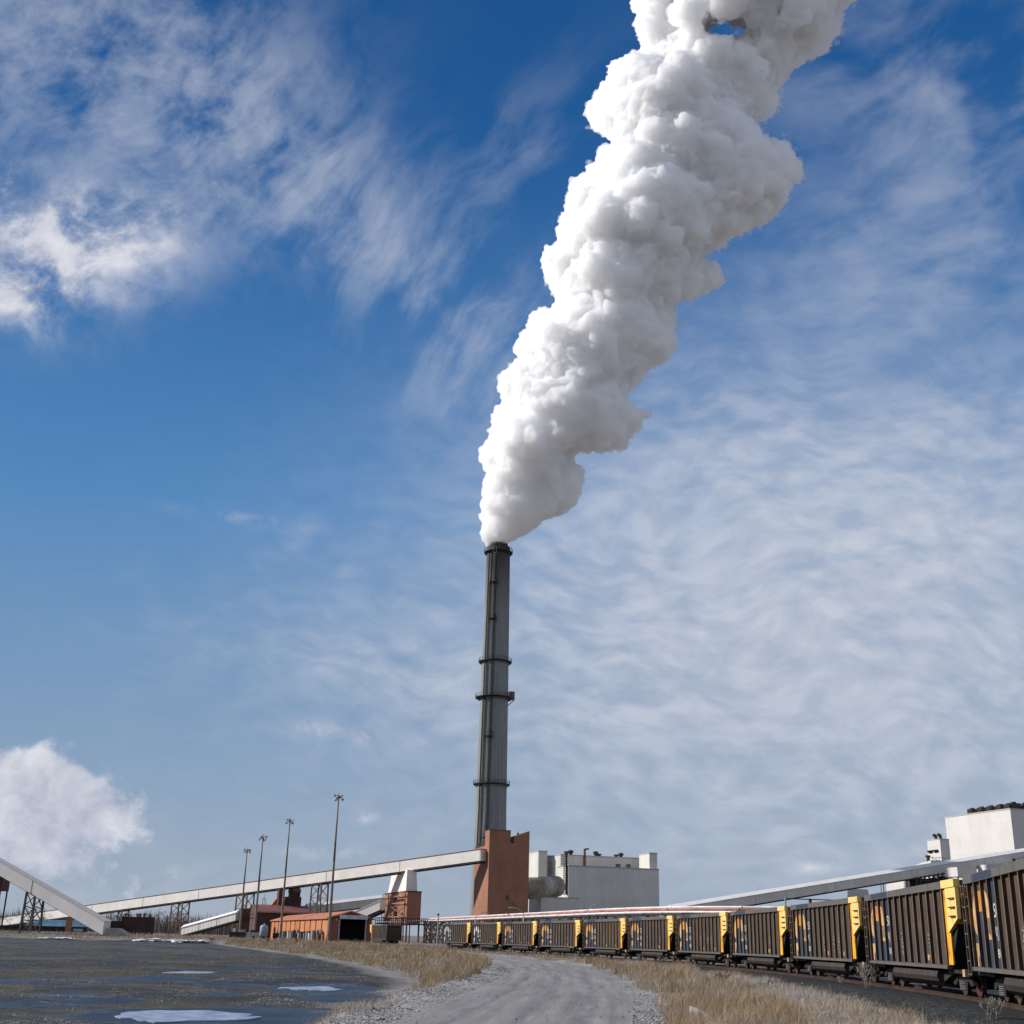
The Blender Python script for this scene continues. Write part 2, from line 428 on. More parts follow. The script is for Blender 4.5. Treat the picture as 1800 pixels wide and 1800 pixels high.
    for i, (s, a) in enumerate(((13.0, 1.6), (6.0, 1.5), (2.8, 1.1), (1.4, .65), (.8, .3))):
        for c3 in range(3): warp[:, c3] += a*vnoise(co/s+17.3*i, 31+i*3+c3)
    co = co+warp*k[:, None]
    for i, (s, a) in enumerate(s_in):
        disp += a*(.55-vor(co, s, i+1))*1.3*np.clip(k*1.0+.10*(s < 5)+.18*(s < 3)+.25*(s < 1.5), 0, 1)
    disp += vnoise(co/.8, 77)*.18*np.clip(k+.3, 0, 1)
    co2 = co+nr*disp[:, None]
    me2.vertices.foreach_set('co', co2.ravel()); me2.update()
    me2.update()
    rm = ob.modifiers.new('r', 'REMESH'); rm.mode = 'VOXEL'; rm.voxel_size = PL_VOX*.82; rm.use_smooth_shade = True
    dg = bpy.context.evaluated_depsgraph_get(); dg.update(); me3 = bpy.data.meshes.new_from_object(ob.evaluated_get(dg))
    ob.modifiers.clear(); ob.data = me3; me3.name = 'steam_plume'
    # keep only the main body of steam
    bm = bmesh.new(); bm.from_mesh(me3); seen = set(); isl = []
    for v in bm.verts:
        if v.index in seen: continue
        st = [v]; seen.add(v.index); c = []
        while st:
            a = st.pop(); c.append(a)
            for e in a.link_edges:
                o = e.other_vert(a)
                if o.index not in seen: seen.add(o.index); st.append(o)
        isl.append(c)
    isl.sort(key=len); drop = [v for c in isl[:-1] for v in c if len(c) < 5000]
    bmesh.ops.delete(bm, geom=drop, context='VERTS'); bm.to_mesh(me3); bm.free()
    return ob
PL_VOX = 0.41
plume = build_plume()
tag(plume, 'thick white steam plume billowing from the chimney top and drifting to the right', 'steam')
def plume_mat_vol():
    m = bpy.data.materials.new('steam'); m.use_nodes = True; t = NT(m.node_tree); t.n.clear()
    out = t.node('ShaderNodeOutputMaterial'); v = t.node('ShaderNodeVolumePrincipled')
    v.inputs['Color'].default_value = (1, 1, 1, 1); v.inputs['Density'].default_value = PL_DENS; v.inputs['Anisotropy'].default_value = 0.0
    t.link(v.outputs[0], out.inputs['Volume'])
    return m
PL_DENS = .58
plume.data.materials.clear(); plume.data.materials.append(plume_mat_vol())
def wisps():
    """thin ragged veil of steam around the body, thickest on the lee side"""
    rnd = random.Random(99); me = plume.data; n = len(me.vertices)
    m = bpy.data.materials.new('thin_steam'); m.use_nodes = True; t = NT(m.node_tree); t.n.clear()
    out = t.node('ShaderNodeOutputMaterial'); v = t.node('ShaderNodeVolumePrincipled'); v.inputs['Color'].default_value = (1, 1, 1, 1); v.inputs['Density'].default_value = .16; v.inputs['Anisotropy'].default_value = 0.2
    t.link(v.outputs[0], out.inputs['Volume'])
    bmI = bmesh.new(); bmesh.ops.create_icosphere(bmI, subdivisions=1, radius=1.0); iv = np.array([w.co[:] for w in bmI.verts]); iff = np.array([[w.index for w in f.verts] for f in bmI.faces]); bmI.free()
    V = []; F = []; o = 0; cnt = 0; rs = np.random.RandomState(5)
    while cnt < 5200:
        w = me.vertices[rnd.randrange(n)]; c = w.co; nn = w.normal; z = c.z
        if z < 140: continue
        side = nn.x*.8-nn.z*.5
        if rnd.random() > .03+.8*max(0, side): continue
        if abs(nn.y) > .75: continue
        g = min(1, (z-136)/70); r = rnd.uniform(.3, 1.15)*(.35+g); k = rnd.uniform(-.6, 1.0)*r*1.3
        ax = rnd.uniform(.6, 1.6); q = np.array(c)+np.array(nn)*k+rs.randn(3)*.8*g
        V.append(iv*r*np.array([ax, 1, rnd.uniform(.5, 1.2)])+rs.randn(len(iv), 3)*.16*r+q); F.append(iff+o); o += len(iv); cnt += 1
    V = np.concatenate(V); F = np.concatenate(F)
    mm = bpy.data.meshes.new('wisps'); mm.from_pydata(V.tolist(), [], F.tolist()); mm.update()
    ob = bpy.data.objects.new('wisps', mm); COL.objects.link(ob)
    rm = ob.modifiers.new('r', 'REMESH'); rm.mode = 'VOXEL'; rm.voxel_size = .42
    dg = bpy.context.evaluated_depsgraph_get(); m3 = bpy.data.meshes.new_from_object(ob.evaluated_get(dg)); ob.modifiers.clear(); ob.data = m3; m3.materials.clear(); m3.materials.append(m)
    ob.parent = plume; tag(ob, kind='stuff')
wisps()
# ------------------------------------------------------------------ shared materials
GRZ = rad(17.4)                       # the plant's building grid
EX = (math.cos(GRZ), math.sin(GRZ)); EY = (-math.sin(GRZ), math.cos(GRZ))
m_white = surf('white_sheet_metal', (.61, .59, .555), .6, .05, .12, streak=.10, corr=1.0)
m_gal = surf('gallery_cladding', (.74, .70, .65), .6, .08, .2, streak=.2)
m_gray = surf('pale_grey_sheet', (.62, .60, .555), .6, .08, .15, streak=.18, corr=1.0)
m_brown = surf('brown_sheet_metal', (.33, .15, .09), .65, .15, .2, streak=.4, corr=1.1)
m_dbrown = surf('dark_brown_sheet', (.085, .040, .032), .7, .2, .3, streak=.4, corr=1.0)
m_orange = surf('orange_sheet_metal', (.53, .205, .08), .6, .15, .25, streak=.35, corr=.8)
m_redroof = surf('red_roof_sheet', (.21, .085, .07), .6, .2, .3, streak=.3, corr=1.0)
m_steel = surf('dark_steel', (.055, .045, .042), .6, .3, 1.2)
m_rust = surf('rusty_steel', (.20, .085, .05), .75, .4, .9)
m_lsteel = surf('galvanised_steel', (.42, .41, .38), .5, .2, 1.5)
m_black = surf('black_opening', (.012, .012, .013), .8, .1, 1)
m_snow = surf('snow', (.80, .82, .86), .6, .06, 2.0, dark=(.6, .62, .66))
m_roofw = surf('white_roof', (.74, .73, .71), .5, .06, .3)
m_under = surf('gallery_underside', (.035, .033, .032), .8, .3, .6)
m_glass = surf('dark_glass', (.02, .03, .04), .15, .1, 1, spec=.5)
m_pole = surf('weathered_pole', (.23, .19, .155), .7, .3, .8)
m_conc = None
def chimney_mat():
    m, t, b = new_mat('weathered_concrete'); co = coords(t); X = t.sep(co)
    ang = t.math('ARCTAN2', X[1], X[0])
    sv = t.comb(t.math('MULTIPLY', ang, 3.2), 0.0, t.math('MULTIPLY', X[2], .012))
    n1 = t.noise(sv, 2.6, 8, .72); n2 = t.noise(t.mapping(co, sc=(.25, .25, .12)), 1, 5, .6)
    c = t.mix(t.mapr(n1, .34, .66), (.15, .165, .17), (.32, .335, .33))
    c = t.mix(t.mapr(n1, .54, .74, 0, .6), c, (.10, .10, .097))
    c = t.mix(t.mapr(n2, .35, .7, 0, .3), c, (.14, .135, .125))
    # pour joints every few metres
    ring = t.math('FRACT', t.math('DIVIDE', X[2], 2.3)); c = t.mix(t.mapr(ring, .0, .05, .25, 0), c, (.10, .10, .095))
    # soot and rust that ran down from the rim
    drip = t.noise(t.comb(t.math('MULTIPLY', ang, 5.0), 0.0, t.math('MULTIPLY', X[2], .02)), 2.2, 5, .7)
    reach_ = t.math('ADD', X[2], t.math('MULTIPLY', t.math('SUBTRACT', drip, .5), 46))
    c = t.mix(t.mapr(reach_, 108, 140, 0, .92, True), c, (.040, .033, .030))
    rst = t.math('MULTIPLY', t.mapr(reach_, 100, 120, 0, 1, True), t.mapr(n1, .5, .62)); c = t.mix(t.math('MULTIPLY', rst, .5), c, (.14, .06, .04))
    t.link(c, b.inputs['Base Color']); b.inputs['Roughness'].default_value = .85; b.inputs['Specular IOR Level'].default_value = .2
    bump(t, b, n1, .08)
    return m
m_conc = chimney_mat()

# ------------------------------------------------------------------ chimney
CH = Vector((-4.6, 420, 0)); CHH = 137.6
def crad(z): return np.interp(z, [0, 15, 42, 82, 138], [6.3, 6.0, 5.35, 4.95, 4.25])
def build_chimney():
    t = thing('chimney', 'tall grey concrete chimney with soot-black top, ring platforms and steam pouring out', 'chimney', CH)
    s = MB(); s.lathe([(crad(z), z) for z in np.linspace(0, CHH, 24)]+[(crad(CHH)-.5, CHH), (crad(CHH)-.5, CHH-4)], 64)
    s.build('shaft', m_conc, t, True)
    l = MB(); l.lathe([(3.4, CHH-4), (3.4, CHH+1.3), (3.1, CHH+1.3), (3.1, CHH-4)], 40); l.build('liner', m_steel, t, True)
    def ring(z, w, rail=True, h=1.15, mesh=False):
        r = crad(z); b = MB()
        b.lathe([(r-.05, z-.35), (r+w, z-.12), (r+w, z+.08), (r-.05, z+.08)], 48)
        n = 26
        if rail:
            for i in range(n):
                a = 2*math.pi*i/n; x, y = math.cos(a), math.sin(a)
                b.bar(((r+w-.05)*x, (r+w-.05)*y, z+.08), ((r+w-.05)*x, (r+w-.05)*y, z+h), .09)
                b.bar((r*x, r*y, z-1.1), ((r+w)*x, (r+w)*y, z-.15), .12)
                a2 = 2*math.pi*(i+1)/n
                for hz in (h, h*.55):
                    b.bar(((r+w-.05)*x, (r+w-.05)*y, z+hz), ((r+w-.05)*math.cos(a2), (r+w-.05)*math.sin(a2), z+hz), .07)
        b.build('platform', m_steel, t)
    zp = [zat(877, 972, 420), zat(872, 1164, 420), zat(870, 1227, 420), zat(865, 1379, 420)]
    for z, w in zip(zp, (1.0, 1.15, 1.7, 1.1)): ring(z, w)
    # equipment box hung on the widest platform
    z = zp[2]; r = crad(z); b = MB(); b.box(r+.1, r+2.3, -2.2, .9, z-.5, z+2.1); b.bar((r, -1, z-2.6), (r+2.2, -1, z-.5), .14); b.bar((r, .4, z-2.6), (r+2.2, .4, z-.5), .14)
    b.build('equipment_box', surf('box_paint', (.12, .13, .14), .6, .2, .8), t)
    # caged ladders, slightly different bearings
    def ladder(ang, z0, z1, name, w=.32, cage=.42):
        b = MB(); zz = z0
        cx, sx = math.cos(ang), math.sin(ang)
        def P(z, o, k): r = crad(z)+o; return (r*cx-k*sx, r*sx+k*cx, z)
        st = 1.05
        while zz < z1:
            zn = min(zz+st, z1)
            for k in (-w, w): b.bar(P(zz, .22, k), P(zn, .22, k), .09)
            b.bar(P(zz, .22, -w), P(zz, .22, w), .07)
            b.bar(P(zz+st/2, .22, -w), P(zz+st/2, .22, w), .07)
            q = [P(zz, .22, -cage), P(zz, .75, -cage), P(zz, 1.0, 0), P(zz, .75, cage), P(zz, .22, cage)]
            for a_, b_ in zip(q, q[1:]): b.bar(a_, b_, .10)
            for a_ in q[1:4]:
                i = q.index(a_); o, k = [(.75, -cage), (1.0, 0), (.75, cage)][i-1]
                b.bar(P(zz, o, k), P(zn, o, k), .05)
            zz = zn
        b.build(name, m_steel, t)
    FR = -math.pi/2      # towards the photographer
    ladder(FR-.17, 24, CHH, 'ladder')
    ladder(FR-.72, 24, CHH-14, 'cable_ladder', .22, .25)
    b = MB()
    for ang in (FR-.60, FR-.84):
        for z0, z1 in zip(np.linspace(2, CHH-2, 12), np.linspace(2, CHH-2, 12)[1:]):
            r0, r1 = crad(z0)+.12, crad(z1)+.12
            b.tube((r0*math.cos(ang), r0*math.sin(ang), z0), (r1*math.cos(ang), r1*math.sin(ang), z1), .11, n=6, cap=False)
    b.build('conduit', m_steel, t)
    for py in (1029, 1093, 1298, 1474):
        z = zat(868, py, 420); r = crad(z); a = FR-.22; b = MB()
        c = Vector((math.cos(a), math.sin(a), 0)); tt = Vector((-math.sin(a), math.cos(a), 0))
        for k in (-1.5, 1.1):
            b.bar(c*r+tt*k+Vector((0, 0, z-.9)), c*(r+1.1)+tt*k+Vector((0, 0, z-.1)), .12)
            b.bar(c*(r+1.1)+tt*k+Vector((0, 0, z)), c*(r+1.1)+tt*k+Vector((0, 0, z+1.1)), .09)
        o = c*(r+.6)-tt*.2
        b.hexa([o+c*i*.65+tt*j*1.5+Vector((0, 0, z-.08)) for i, j in ((-1,-1),(1,-1),(1,1),(-1,1))], [o+c*i*.65+tt*j*1.5+Vector((0, 0, z+.06)) for i, j in ((-1,-1),(1,-1),(1,1),(-1,1))])
        b.bar(c*(r+1.1)-tt*1.5+Vector((0, 0, z+1.1)), c*(r+1.1)+tt*1.1+Vector((0, 0, z+1.1)), .09)
        b.hexa([o+tt*.9+c*i*.4+tt*j*.35+Vector((0, 0, z+.05)) for i, j in ((-1,-1),(1,-1),(1,1),(-1,1))], [o+tt*.9+c*i*.4+tt*j*.35+Vector((0, 0, z+1.9)) for i, j in ((-1,-1),(1,-1),(1,1),(-1,1))])
        b.build('landing', m_steel, t)
    # door frame on the top platform
    z = zp[0]; r = crad(z)+.25; a = FR-.22; c = Vector((math.cos(a), math.sin(a), 0)); tt = Vector((-math.sin(a), math.cos(a), 0)); b = MB()
    for k in (-.7, .5): b.bar(c*(r+.9)+tt*k+Vector((0, 0, z-1.6)), c*(r+.9)+tt*k+Vector((0, 0, z+.9)), .13)
    for zz in (-1.6, .9): b.bar(c*(r+.9)+tt*-.7+Vector((0, 0, z+zz)), c*(r+.9)+tt*.5+Vector((0, 0, z+zz)), .13)
    b.build('hatch_frame', m_lsteel, t)
    b = MB()
    for i in range(10):
        a = i*2*math.pi/10+.2; r = crad(CHH)+.9
        b.bar((r*math.cos(a), r*math.sin(a), z), (r*math.cos(a), r*math.sin(a), z+2.3), .1)
    b.build('lightning_rods', m_steel, t)
build_chimney()

# ------------------------------------------------------------------ building helpers
def corner(px, py, Y, lpx, rpx):
    C = at(px, py, Y); D = reach(C, EY, lpx) if lpx is not None else 8.0; Wd = reach(C, EX, rpx) if rpx is not None else 8.0
    return C, D, Wd
def L2(T, P):
    """world point -> local coordinates of thing T (level grid frame)"""
    d = Vector(P)-T.location; c, s = math.cos(T.rotation_euler.z), math.sin(T.rotation_euler.z)
    return Vector((d.x*c+d.y*s, -d.x*s+d.y*c, d.z))
def roof_fan(T, x, y, z, r=.55, h=.8):
    b = MB(); b.lathe([(r*.8, z), (r*.8, z+h*.5), (r*1.25, z+h*.5), (r*1.25, z+h), (0.01, z+h*1.15)], 10, (x, y, 0)); b.build('roof_vent', m_steel, T)
def cap_trim(b, x0, x1, y0, y1, z, h=.35, o=.12):
    """parapet flashing standing proud of the wall"""
    b.box(x0-o, x1+o, y0-o, y0+.1, z-h, z+.06); b.box(x0-o, x1+o, y1-.1, y1+o, z-h, z+.06)
    b.box(x0-o, x0+.1, y0+.102, y1-.102, z-h, z+.06); b.box(x1-.1, x1+o, y0+.102, y1-.102, z-h, z+.06)

# coal bunker tower in front of the chimney
def bunker_tower():
    C, D, Wd = corner(861, 1458, 380, 836.5, 931)
    T = thing('coal_tower', 'tall brown corrugated tower with notched top, standing in front of the chimney', 'tower', (C.x, C.y, 0), GRZ)
    zt = C.z; zl = zat(905, 1481, 380)
    w1 = reach(C, EX, 898); w2 = reach(C, EX, 904.5); d1 = reach(C, EY, 856); d2 = reach(C, EY, 853)
    b = MB(); b.box(0, Wd, 0, D, 0, zl-.8); b.build('wall', m_brown, T)
    b = MB(); b.box(.0, w1, 0, d2, zl-.8, zt-.1); b.box(w1, w2, .0, d1, zl-.8, zl); b.build('raised_bay', m_brown, T)
    zr0 = zat(905, 1469, 380); zr1 = zat(931, 1459, 380)
    b = MB(); b.extr([(w2, zl-.8), (Wd, zl-.8), (Wd, zr1), (w2, zr0)], 'y', 0, 5.5); b.build('slanted_bay', m_brown, T)
    b = MB(); b.box(-.1, w1+.1, -.1, .08, zt-.1, zt+.06); b.box(-.1, .08, .082, d2, zt-.1, zt+.06)
    b.bar((-.05, d2+.2, zl-.6), (-.05, D, zl-.9), .25); b.build('flashing', m_dbrown, T)
    b = MB()
    for k in range(9):
        y = d2+1+k*(D-d2-1.5)/8; b.bar((.2, y, zl-.8), (.2, y, zl+.4), .08)
    b.bar((.2, d2+1, zl+.4), (.2, D-.5, zl+.4), .08); b.bar((.2, d2+1, zl-.2), (.2, D-.5, zl-.2), .06); b.build('roof_railing', m_steel, T)
    P = L2(T, at(894, 1577, 380)); b = MB(); Q = L2(T, at(912, 1596, 379))
    b.bar((P.x, -.5, P.z), (Q.x, -2.2, Q.z), .14); b.box(P.x-.25, P.x+.25, -.9, -.4, P.z-.5, P.z+.5); b.build('floodlight_arm', m_steel, T)
    b = MB(); b.box(w2+1.6, w2+2.1, 2, 2.5, zr0+.3, zr0+1.3); b.bar((w2+1.8, 2.2, zr0+1.0), (w2+1.8, 2.2, zr0+1.9), .12); b.build('roof_vent', m_steel, T)
bunker_tower()

def boiler_house():
    C, D, Wd = corner(999.6, 1521, 430, 985.5, 1158)
    T = thing('boiler_house', 'big pale grey boiler house right of the brown tower, with small roof towers', 'power house', (C.x, C.y, 0), GRZ)
    b = MB(); b.box(0, Wd, 0, 11, 0, C.z); b.build('wall', m_gray, T)
    b = MB(); cap_trim(b, 0, Wd, 0, 11, C.z+.06); b.build('flashing', m_lsteel, T)
    def sub(px, py, Y, l, r, name='roof_tower', z0=0, dmin=None):
        c, d, w = corner(px, py, Y, l, r); p = L2(T, c); d = dmin or d
        q = MB(); q.box(p.x, p.x+w, p.y, p.y+d, z0, p.z); q.build(name, m_gray, T)
        f = MB(); cap_trim(f, p.x, p.x+w, p.y, p.y+d, p.z+.06, .3); f.build('flashing', m_lsteel, T)
        return p, w, d
    p, w, d = sub(985.5, 1502, 446, 980, 1138, 'upper_wall', 0, 24)
    for px_, hh in ((997, .9), (1005.5, 1.2), (1055, 1.2), (1061.5, .7), (1096, .7), (1105.5, 1.1)):
        v = L2(T, at(px_, 1500, 448)); roof_fan(T, v.x, p.y+2, p.z, .8, hh*1.4)
    b = MB(); v = L2(T, at(1034, 1500, 445)); b.tube((v.x, p.y-.35, C.z-1), (v.x, p.y-.35, p.z+2.2), .45, n=8); b.tube((v.x+.0, p.y-.35, p.z+2.2), (v.x+1.6, p.y-.35, p.z+2.4), .3, n=8); b.build('exhaust_pipe', m_rust, T)
    for a_, b_ in ((1095, 1104), (1116, 1124.5)):
        v0 = L2(T, at(a_, 1517, 446)); v1 = L2(T, at(b_, 1524.5, 446)); f = MB()
        f.box(v0.x, v1.x, p.y-.10, p.y-.003, v1.z, v0.z); w_ = f.build('window', m_glass, T)
        g = MB(); xm = (v0.x+v1.x)/2
        for xx in (v0.x, xm, v1.x): g.box(xx-.06, xx+.06, p.y-.16, p.y-.103, v1.z, v0.z)
        g.build('window_frame', m_lsteel, w_)
    sub(1141.5, 1499, 441, 1138.3, 1155, 'roof_tower', 0, 9)
    sub(946.7, 1495.5, 452, 941, 962, 'roof_tower', 0, 12)
    sub(962.5, 1504, 458, 961, 980, 'link_wall', 0, 10)
    # ladder-like dark pipe bundle between duct and wall
    v = L2(T, at(979.5, 1500, 440)); b = MB()
    z1 = L2(T, at(979.5, 1501, 440)).z; z0 = L2(T, at(979.5, 1574, 440)).z
    b.tube((v.x, 1.2, z0), (v.x, 1.2, z1), .35, n=8); b.tube((v.x-.9, 1.0, z0), (v.x-.9, 1.0, z1-4), .16, n=6)
    for k in range(18): b.box(v.x-1.1, v.x+.5, .9, 1.3, z0+k*(z1-z0)/18, z0+k*(z1-z0)/18+.18)
    b.build('riser_pipes', m_steel, T)
    dm = surf('stained_duct', (.50, .45, .34), .6, .4, .12, dark=(.17, .15, .11), streak=.7)
    c = L2(T, at(979, 1557, 422)); e = L2(T, at(915, 1560, 404)); r = 3.35; b = MB()
    b.tube((c.x, c.y, c.z-.2), (e.x, e.y, e.z-.5), r, r, 36); o = b.build('flue_duct', dm, T, True)
    for f_ in (.06, .16, .42, .7):
        q = MB(); a0 = Vector((c.x, c.y, c.z-.2)).lerp(Vector((e.x, e.y, e.z-.5)), f_); dd = (Vector((e.x, e.y, e.z))-Vector((c.x, c.y, c.z))).normalized()
        q.tube(a0, a0+dd*.35, r+.14, r+.14, 36); q.build('duct_flange', dm, o)
boiler_house()
def annex():
    C, D, Wd = corner(950.7, 1576.5, 412, 929, 1018)
    T = thing('annex', 'low cream and grey annex below the big duct, beside the brown tower', 'annex', (C.x, C.y, 0), GRZ)
    b = MB(); b.box(0, Wd, 0, D, 0, C.z); b.build('wall', m_gray, T)
    b = MB(); cap_trim(b, 0, Wd, 0, D, C.z+.06, .25); b.build('flashing', m_lsteel, T)
annex()

def right_complex():
    C, D, Wd = corner(1775.5, 1421, 450, 1661, None); Wd = 60
    T = thing('turbine_hall', 'huge white windowless hall with a row of roof fans at the right edge', 'power house', (C.x, C.y, 0), GRZ)
    b = MB(); b.box(0, Wd, 0, D, 0, C.z); b.build('wall', m_white, T)
    b = MB(); cap_trim(b, 0, Wd, 0, D, C.z+.06, .4); b.build('flashing', m_lsteel, T)
    for px_ in (1700, 1717, 1733, 1750, 1765):
        t0 = reach(C, EY, px_); b = MB(); b.box(.6, 3.0, t0-2.2, t0+.6, C.z+.06, C.z+1.9)
        for k in range(3): b.tube((1.8, t0-2.2+.5+k*.9, C.z+1.9), (1.8, t0-2.2+.5+k*.9, C.z+2.3), .4, n=8)
        for k in range(4): b.box(.45, .6, t0-2.1+k*.7, t0-1.8+k*.7, C.z+.3, C.z+1.7)
        b.build('roof_fan', m_steel, T)
    for k in range(6):
        b = MB(); b.box(1.5+k*5, 5.4+k*5, .6, 3.2, C.z+.06, C.z+2.2); b.tube((3.4+k*5, 1.9, C.z+2.2), (3.4+k*5, 1.9, C.z+2.7), .9, n=10); b.build('roof_fan', m_steel, T)
    C, D, Wd = corner(1652, 1474.5, 440, 1629.5, 1668)
    T = thing('vent_tower', 'small white tower with two dark louvres left of the huge white hall', 'tower', (C.x, C.y, 0), GRZ)
    b = MB(); b.box(0, Wd, 0, D, 0, C.z); b.build('wall', m_white, T)
    b = MB(); cap_trim(b, 0, Wd, 0, D, C.z+.06, .25); b.build('flashing', m_lsteel, T)
    for a_, b_ in ((1631.5, 1637.5), (1641.5, 1647.5)):
        y0 = reach(C, EY, b_); y1 = reach(C, EY, a_); z1 = zat(a_, 1493.5, 443); z0 = zat(a_, 1499.5, 443)
        q = MB(); q.extr([(-.003, z0), (-.003, z1), (-.95, z1-.15), (-.95, z1-.35)], 'y', y0, y1); q.build('louvre', m_black, T)
    for px_ in (1643, 1651):
        y0 = reach(C, EY, px_) if px_ < 1652 else 0; q = MB(); z = C.z
        pts = [(0, z), (0, z+1.1), (-.45, z+1.6), (-1.0, z+1.4)]
        for p_, q_ in zip(pts, pts[1:]): q.tube((1.5+p_[0], y0+1.2, p_[1]), (1.5+q_[0], y0+1.2, q_[1]), .55, n=10)
        q.build('gooseneck_vent', m_steel, T)
    C, D, Wd = corner(1636, 1512, 425, 1594, 1668)
    T = thing('low_hall', 'low white hall with sloping roof below the small vent tower', 'hall', (C.x, C.y, 0), GRZ)
    zl = zat(1596, 1527, 440)
    b = MB(); b.extr([(0, 0), (D, 0), (D, zl), (D*.42, C.z-.7), (0, C.z)], 'x', 0, Wd); b.build('wall', m_white, T)
    q = MB(); P = L2(T, at(1631, 1506, 427)); q.tube((P.x, 2, C.z-.4), (P.x, 2, C.z+1.2), .5, n=10); q.tube((P.x, 2, C.z+1.2), (P.x, 2, C.z+1.7), .9, n=10); q.build('roof_vent', m_steel, T)
    q = MB(); P0 = L2(T, at(1636, 1509, 424)); P1 = L2(T, at(1671, 1512, 424))
    q.bar((P0.x, -.3, P0.z+.5), (P1.x, -.3, P0.z+.5), .12); q.bar((P0.x, -.3, P0.z+.5), (P0.x+6, -.3, P0.z-1.2), .12)
    for k in range(6): q.bar((P0.x+(P1.x-P0.x)*k/5, -.3, P0.z-.8), (P0.x+(P1.x-P0.x)*k/5, -.3, P0.z+.5), .1)
    q.build('roof_railing', m_steel, T)
    C, D, Wd = corner(1608.5, 1543, 396, 1557, 1612)
    T = thing('pump_house', 'white walled building seen under the right conveyor above the third nearest wagon', 'building', (C.x, C.y, 0), GRZ)
    b = MB(); b.box(0, max(Wd, 2), 0, D, 0, C.z); b.build('wall', m_white, T)
    q = MB(); q.bar((-.4, D+1.0, 0), (-.4, D+1.0, C.z+1.5), .22); q.bar((-.4, D+2.4, 0), (-.4, D+2.4, C.z+1.5), .16)
    for k in range(12): q.bar((-.4, D+1, k*1.2), (-.4, D+2.4, k*1.2+(.6 if k % 2 else 0)), .1)
    q.build('access_ladder', m_steel, T)
    C, D, Wd = corner(1779, 1516.5, 385, 1718, 1840)
    T = thing('switch_house', 'white walled building under the right conveyor just above the nearest wagon', 'building', (C.x, C.y, 0), GRZ)
    b = MB(); b.box(0, Wd, 0, D, 0, C.z); b.build('wall', m_white, T)
    q = MB(); q.bar((0, -.3, C.z+.9), (5, -.3, C.z+1.9), .15); q.box(.0, .9, -.6, -.1, C.z-.3, C.z+1.3); q.tube((5, -.3, C.z+1.9), (5.5, -.3, C.z+1.9), .4, n=8); q.build('roof_hoist', m_steel, T)
    # open steel frame with machinery between the two
    a = at(1610, 1541, 392); c = at(1683, 1530, 392)
    T = thing('steel_frame', 'dark open steel frame with pipework under the right conveyor', 'steel frame', (a.x, a.y, 0), GRZ)
    w = (c-a).length; zt = a.z; b = MB(); rnd = random.Random(3)
    for k in range(9):
        x = w*k/8
        for y in (0, 5): b.bar((x, y, 0), (x, y, zt+(c.z-a.z)*k/8), .25)
    b.build('columns', m_steel, T)
    b = MB()
    for z in (zt-1, zt-3.2, zt-5.5, zt-8):
        for y in (0, 5): b.bar((0, y, z), (w, y, z), .22)
    for k in range(8): b.bar((w*k/8, 0, zt-5.5), (w*(k+1)/8, 0, zt-1), .14); b.bar((w*(k+1)/8, 0, zt-5.5), (w*k/8, 0, zt-1), .14)
    b.build('bracing', m_steel, T)
    b = MB()
    for k in range(22):
        x = rnd.uniform(0, w-1); z = rnd.uniform(zt-8, zt-.8); b.box(x, x+rnd.uniform(.5, 1.8), 1.5, 3.2, z, z+rnd.uniform(.4, 1.6))
    b.box(0, w, 3.3, 3.6, zt-9, zt-.2)
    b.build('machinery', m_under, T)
    C = at(1718, 1527, 388); T = thing('transfer_house', 'grey block tucked between the right conveyor and the nearest wagon', 'transfer house', (C.x, C.y, 0), GRZ)
    b = MB(); b.box(-7.5, -.3, 0, 6, C.z-2.6, C.z+.2); b.build('wall', m_gray, T)
    b = MB()
    for x in (-7.3, -.5):
        for y in (.2, 5.8): b.bar((x, y, 0), (x, y, C.z-2.6), .3)
    b.build('columns', m_steel, T)
right_complex()

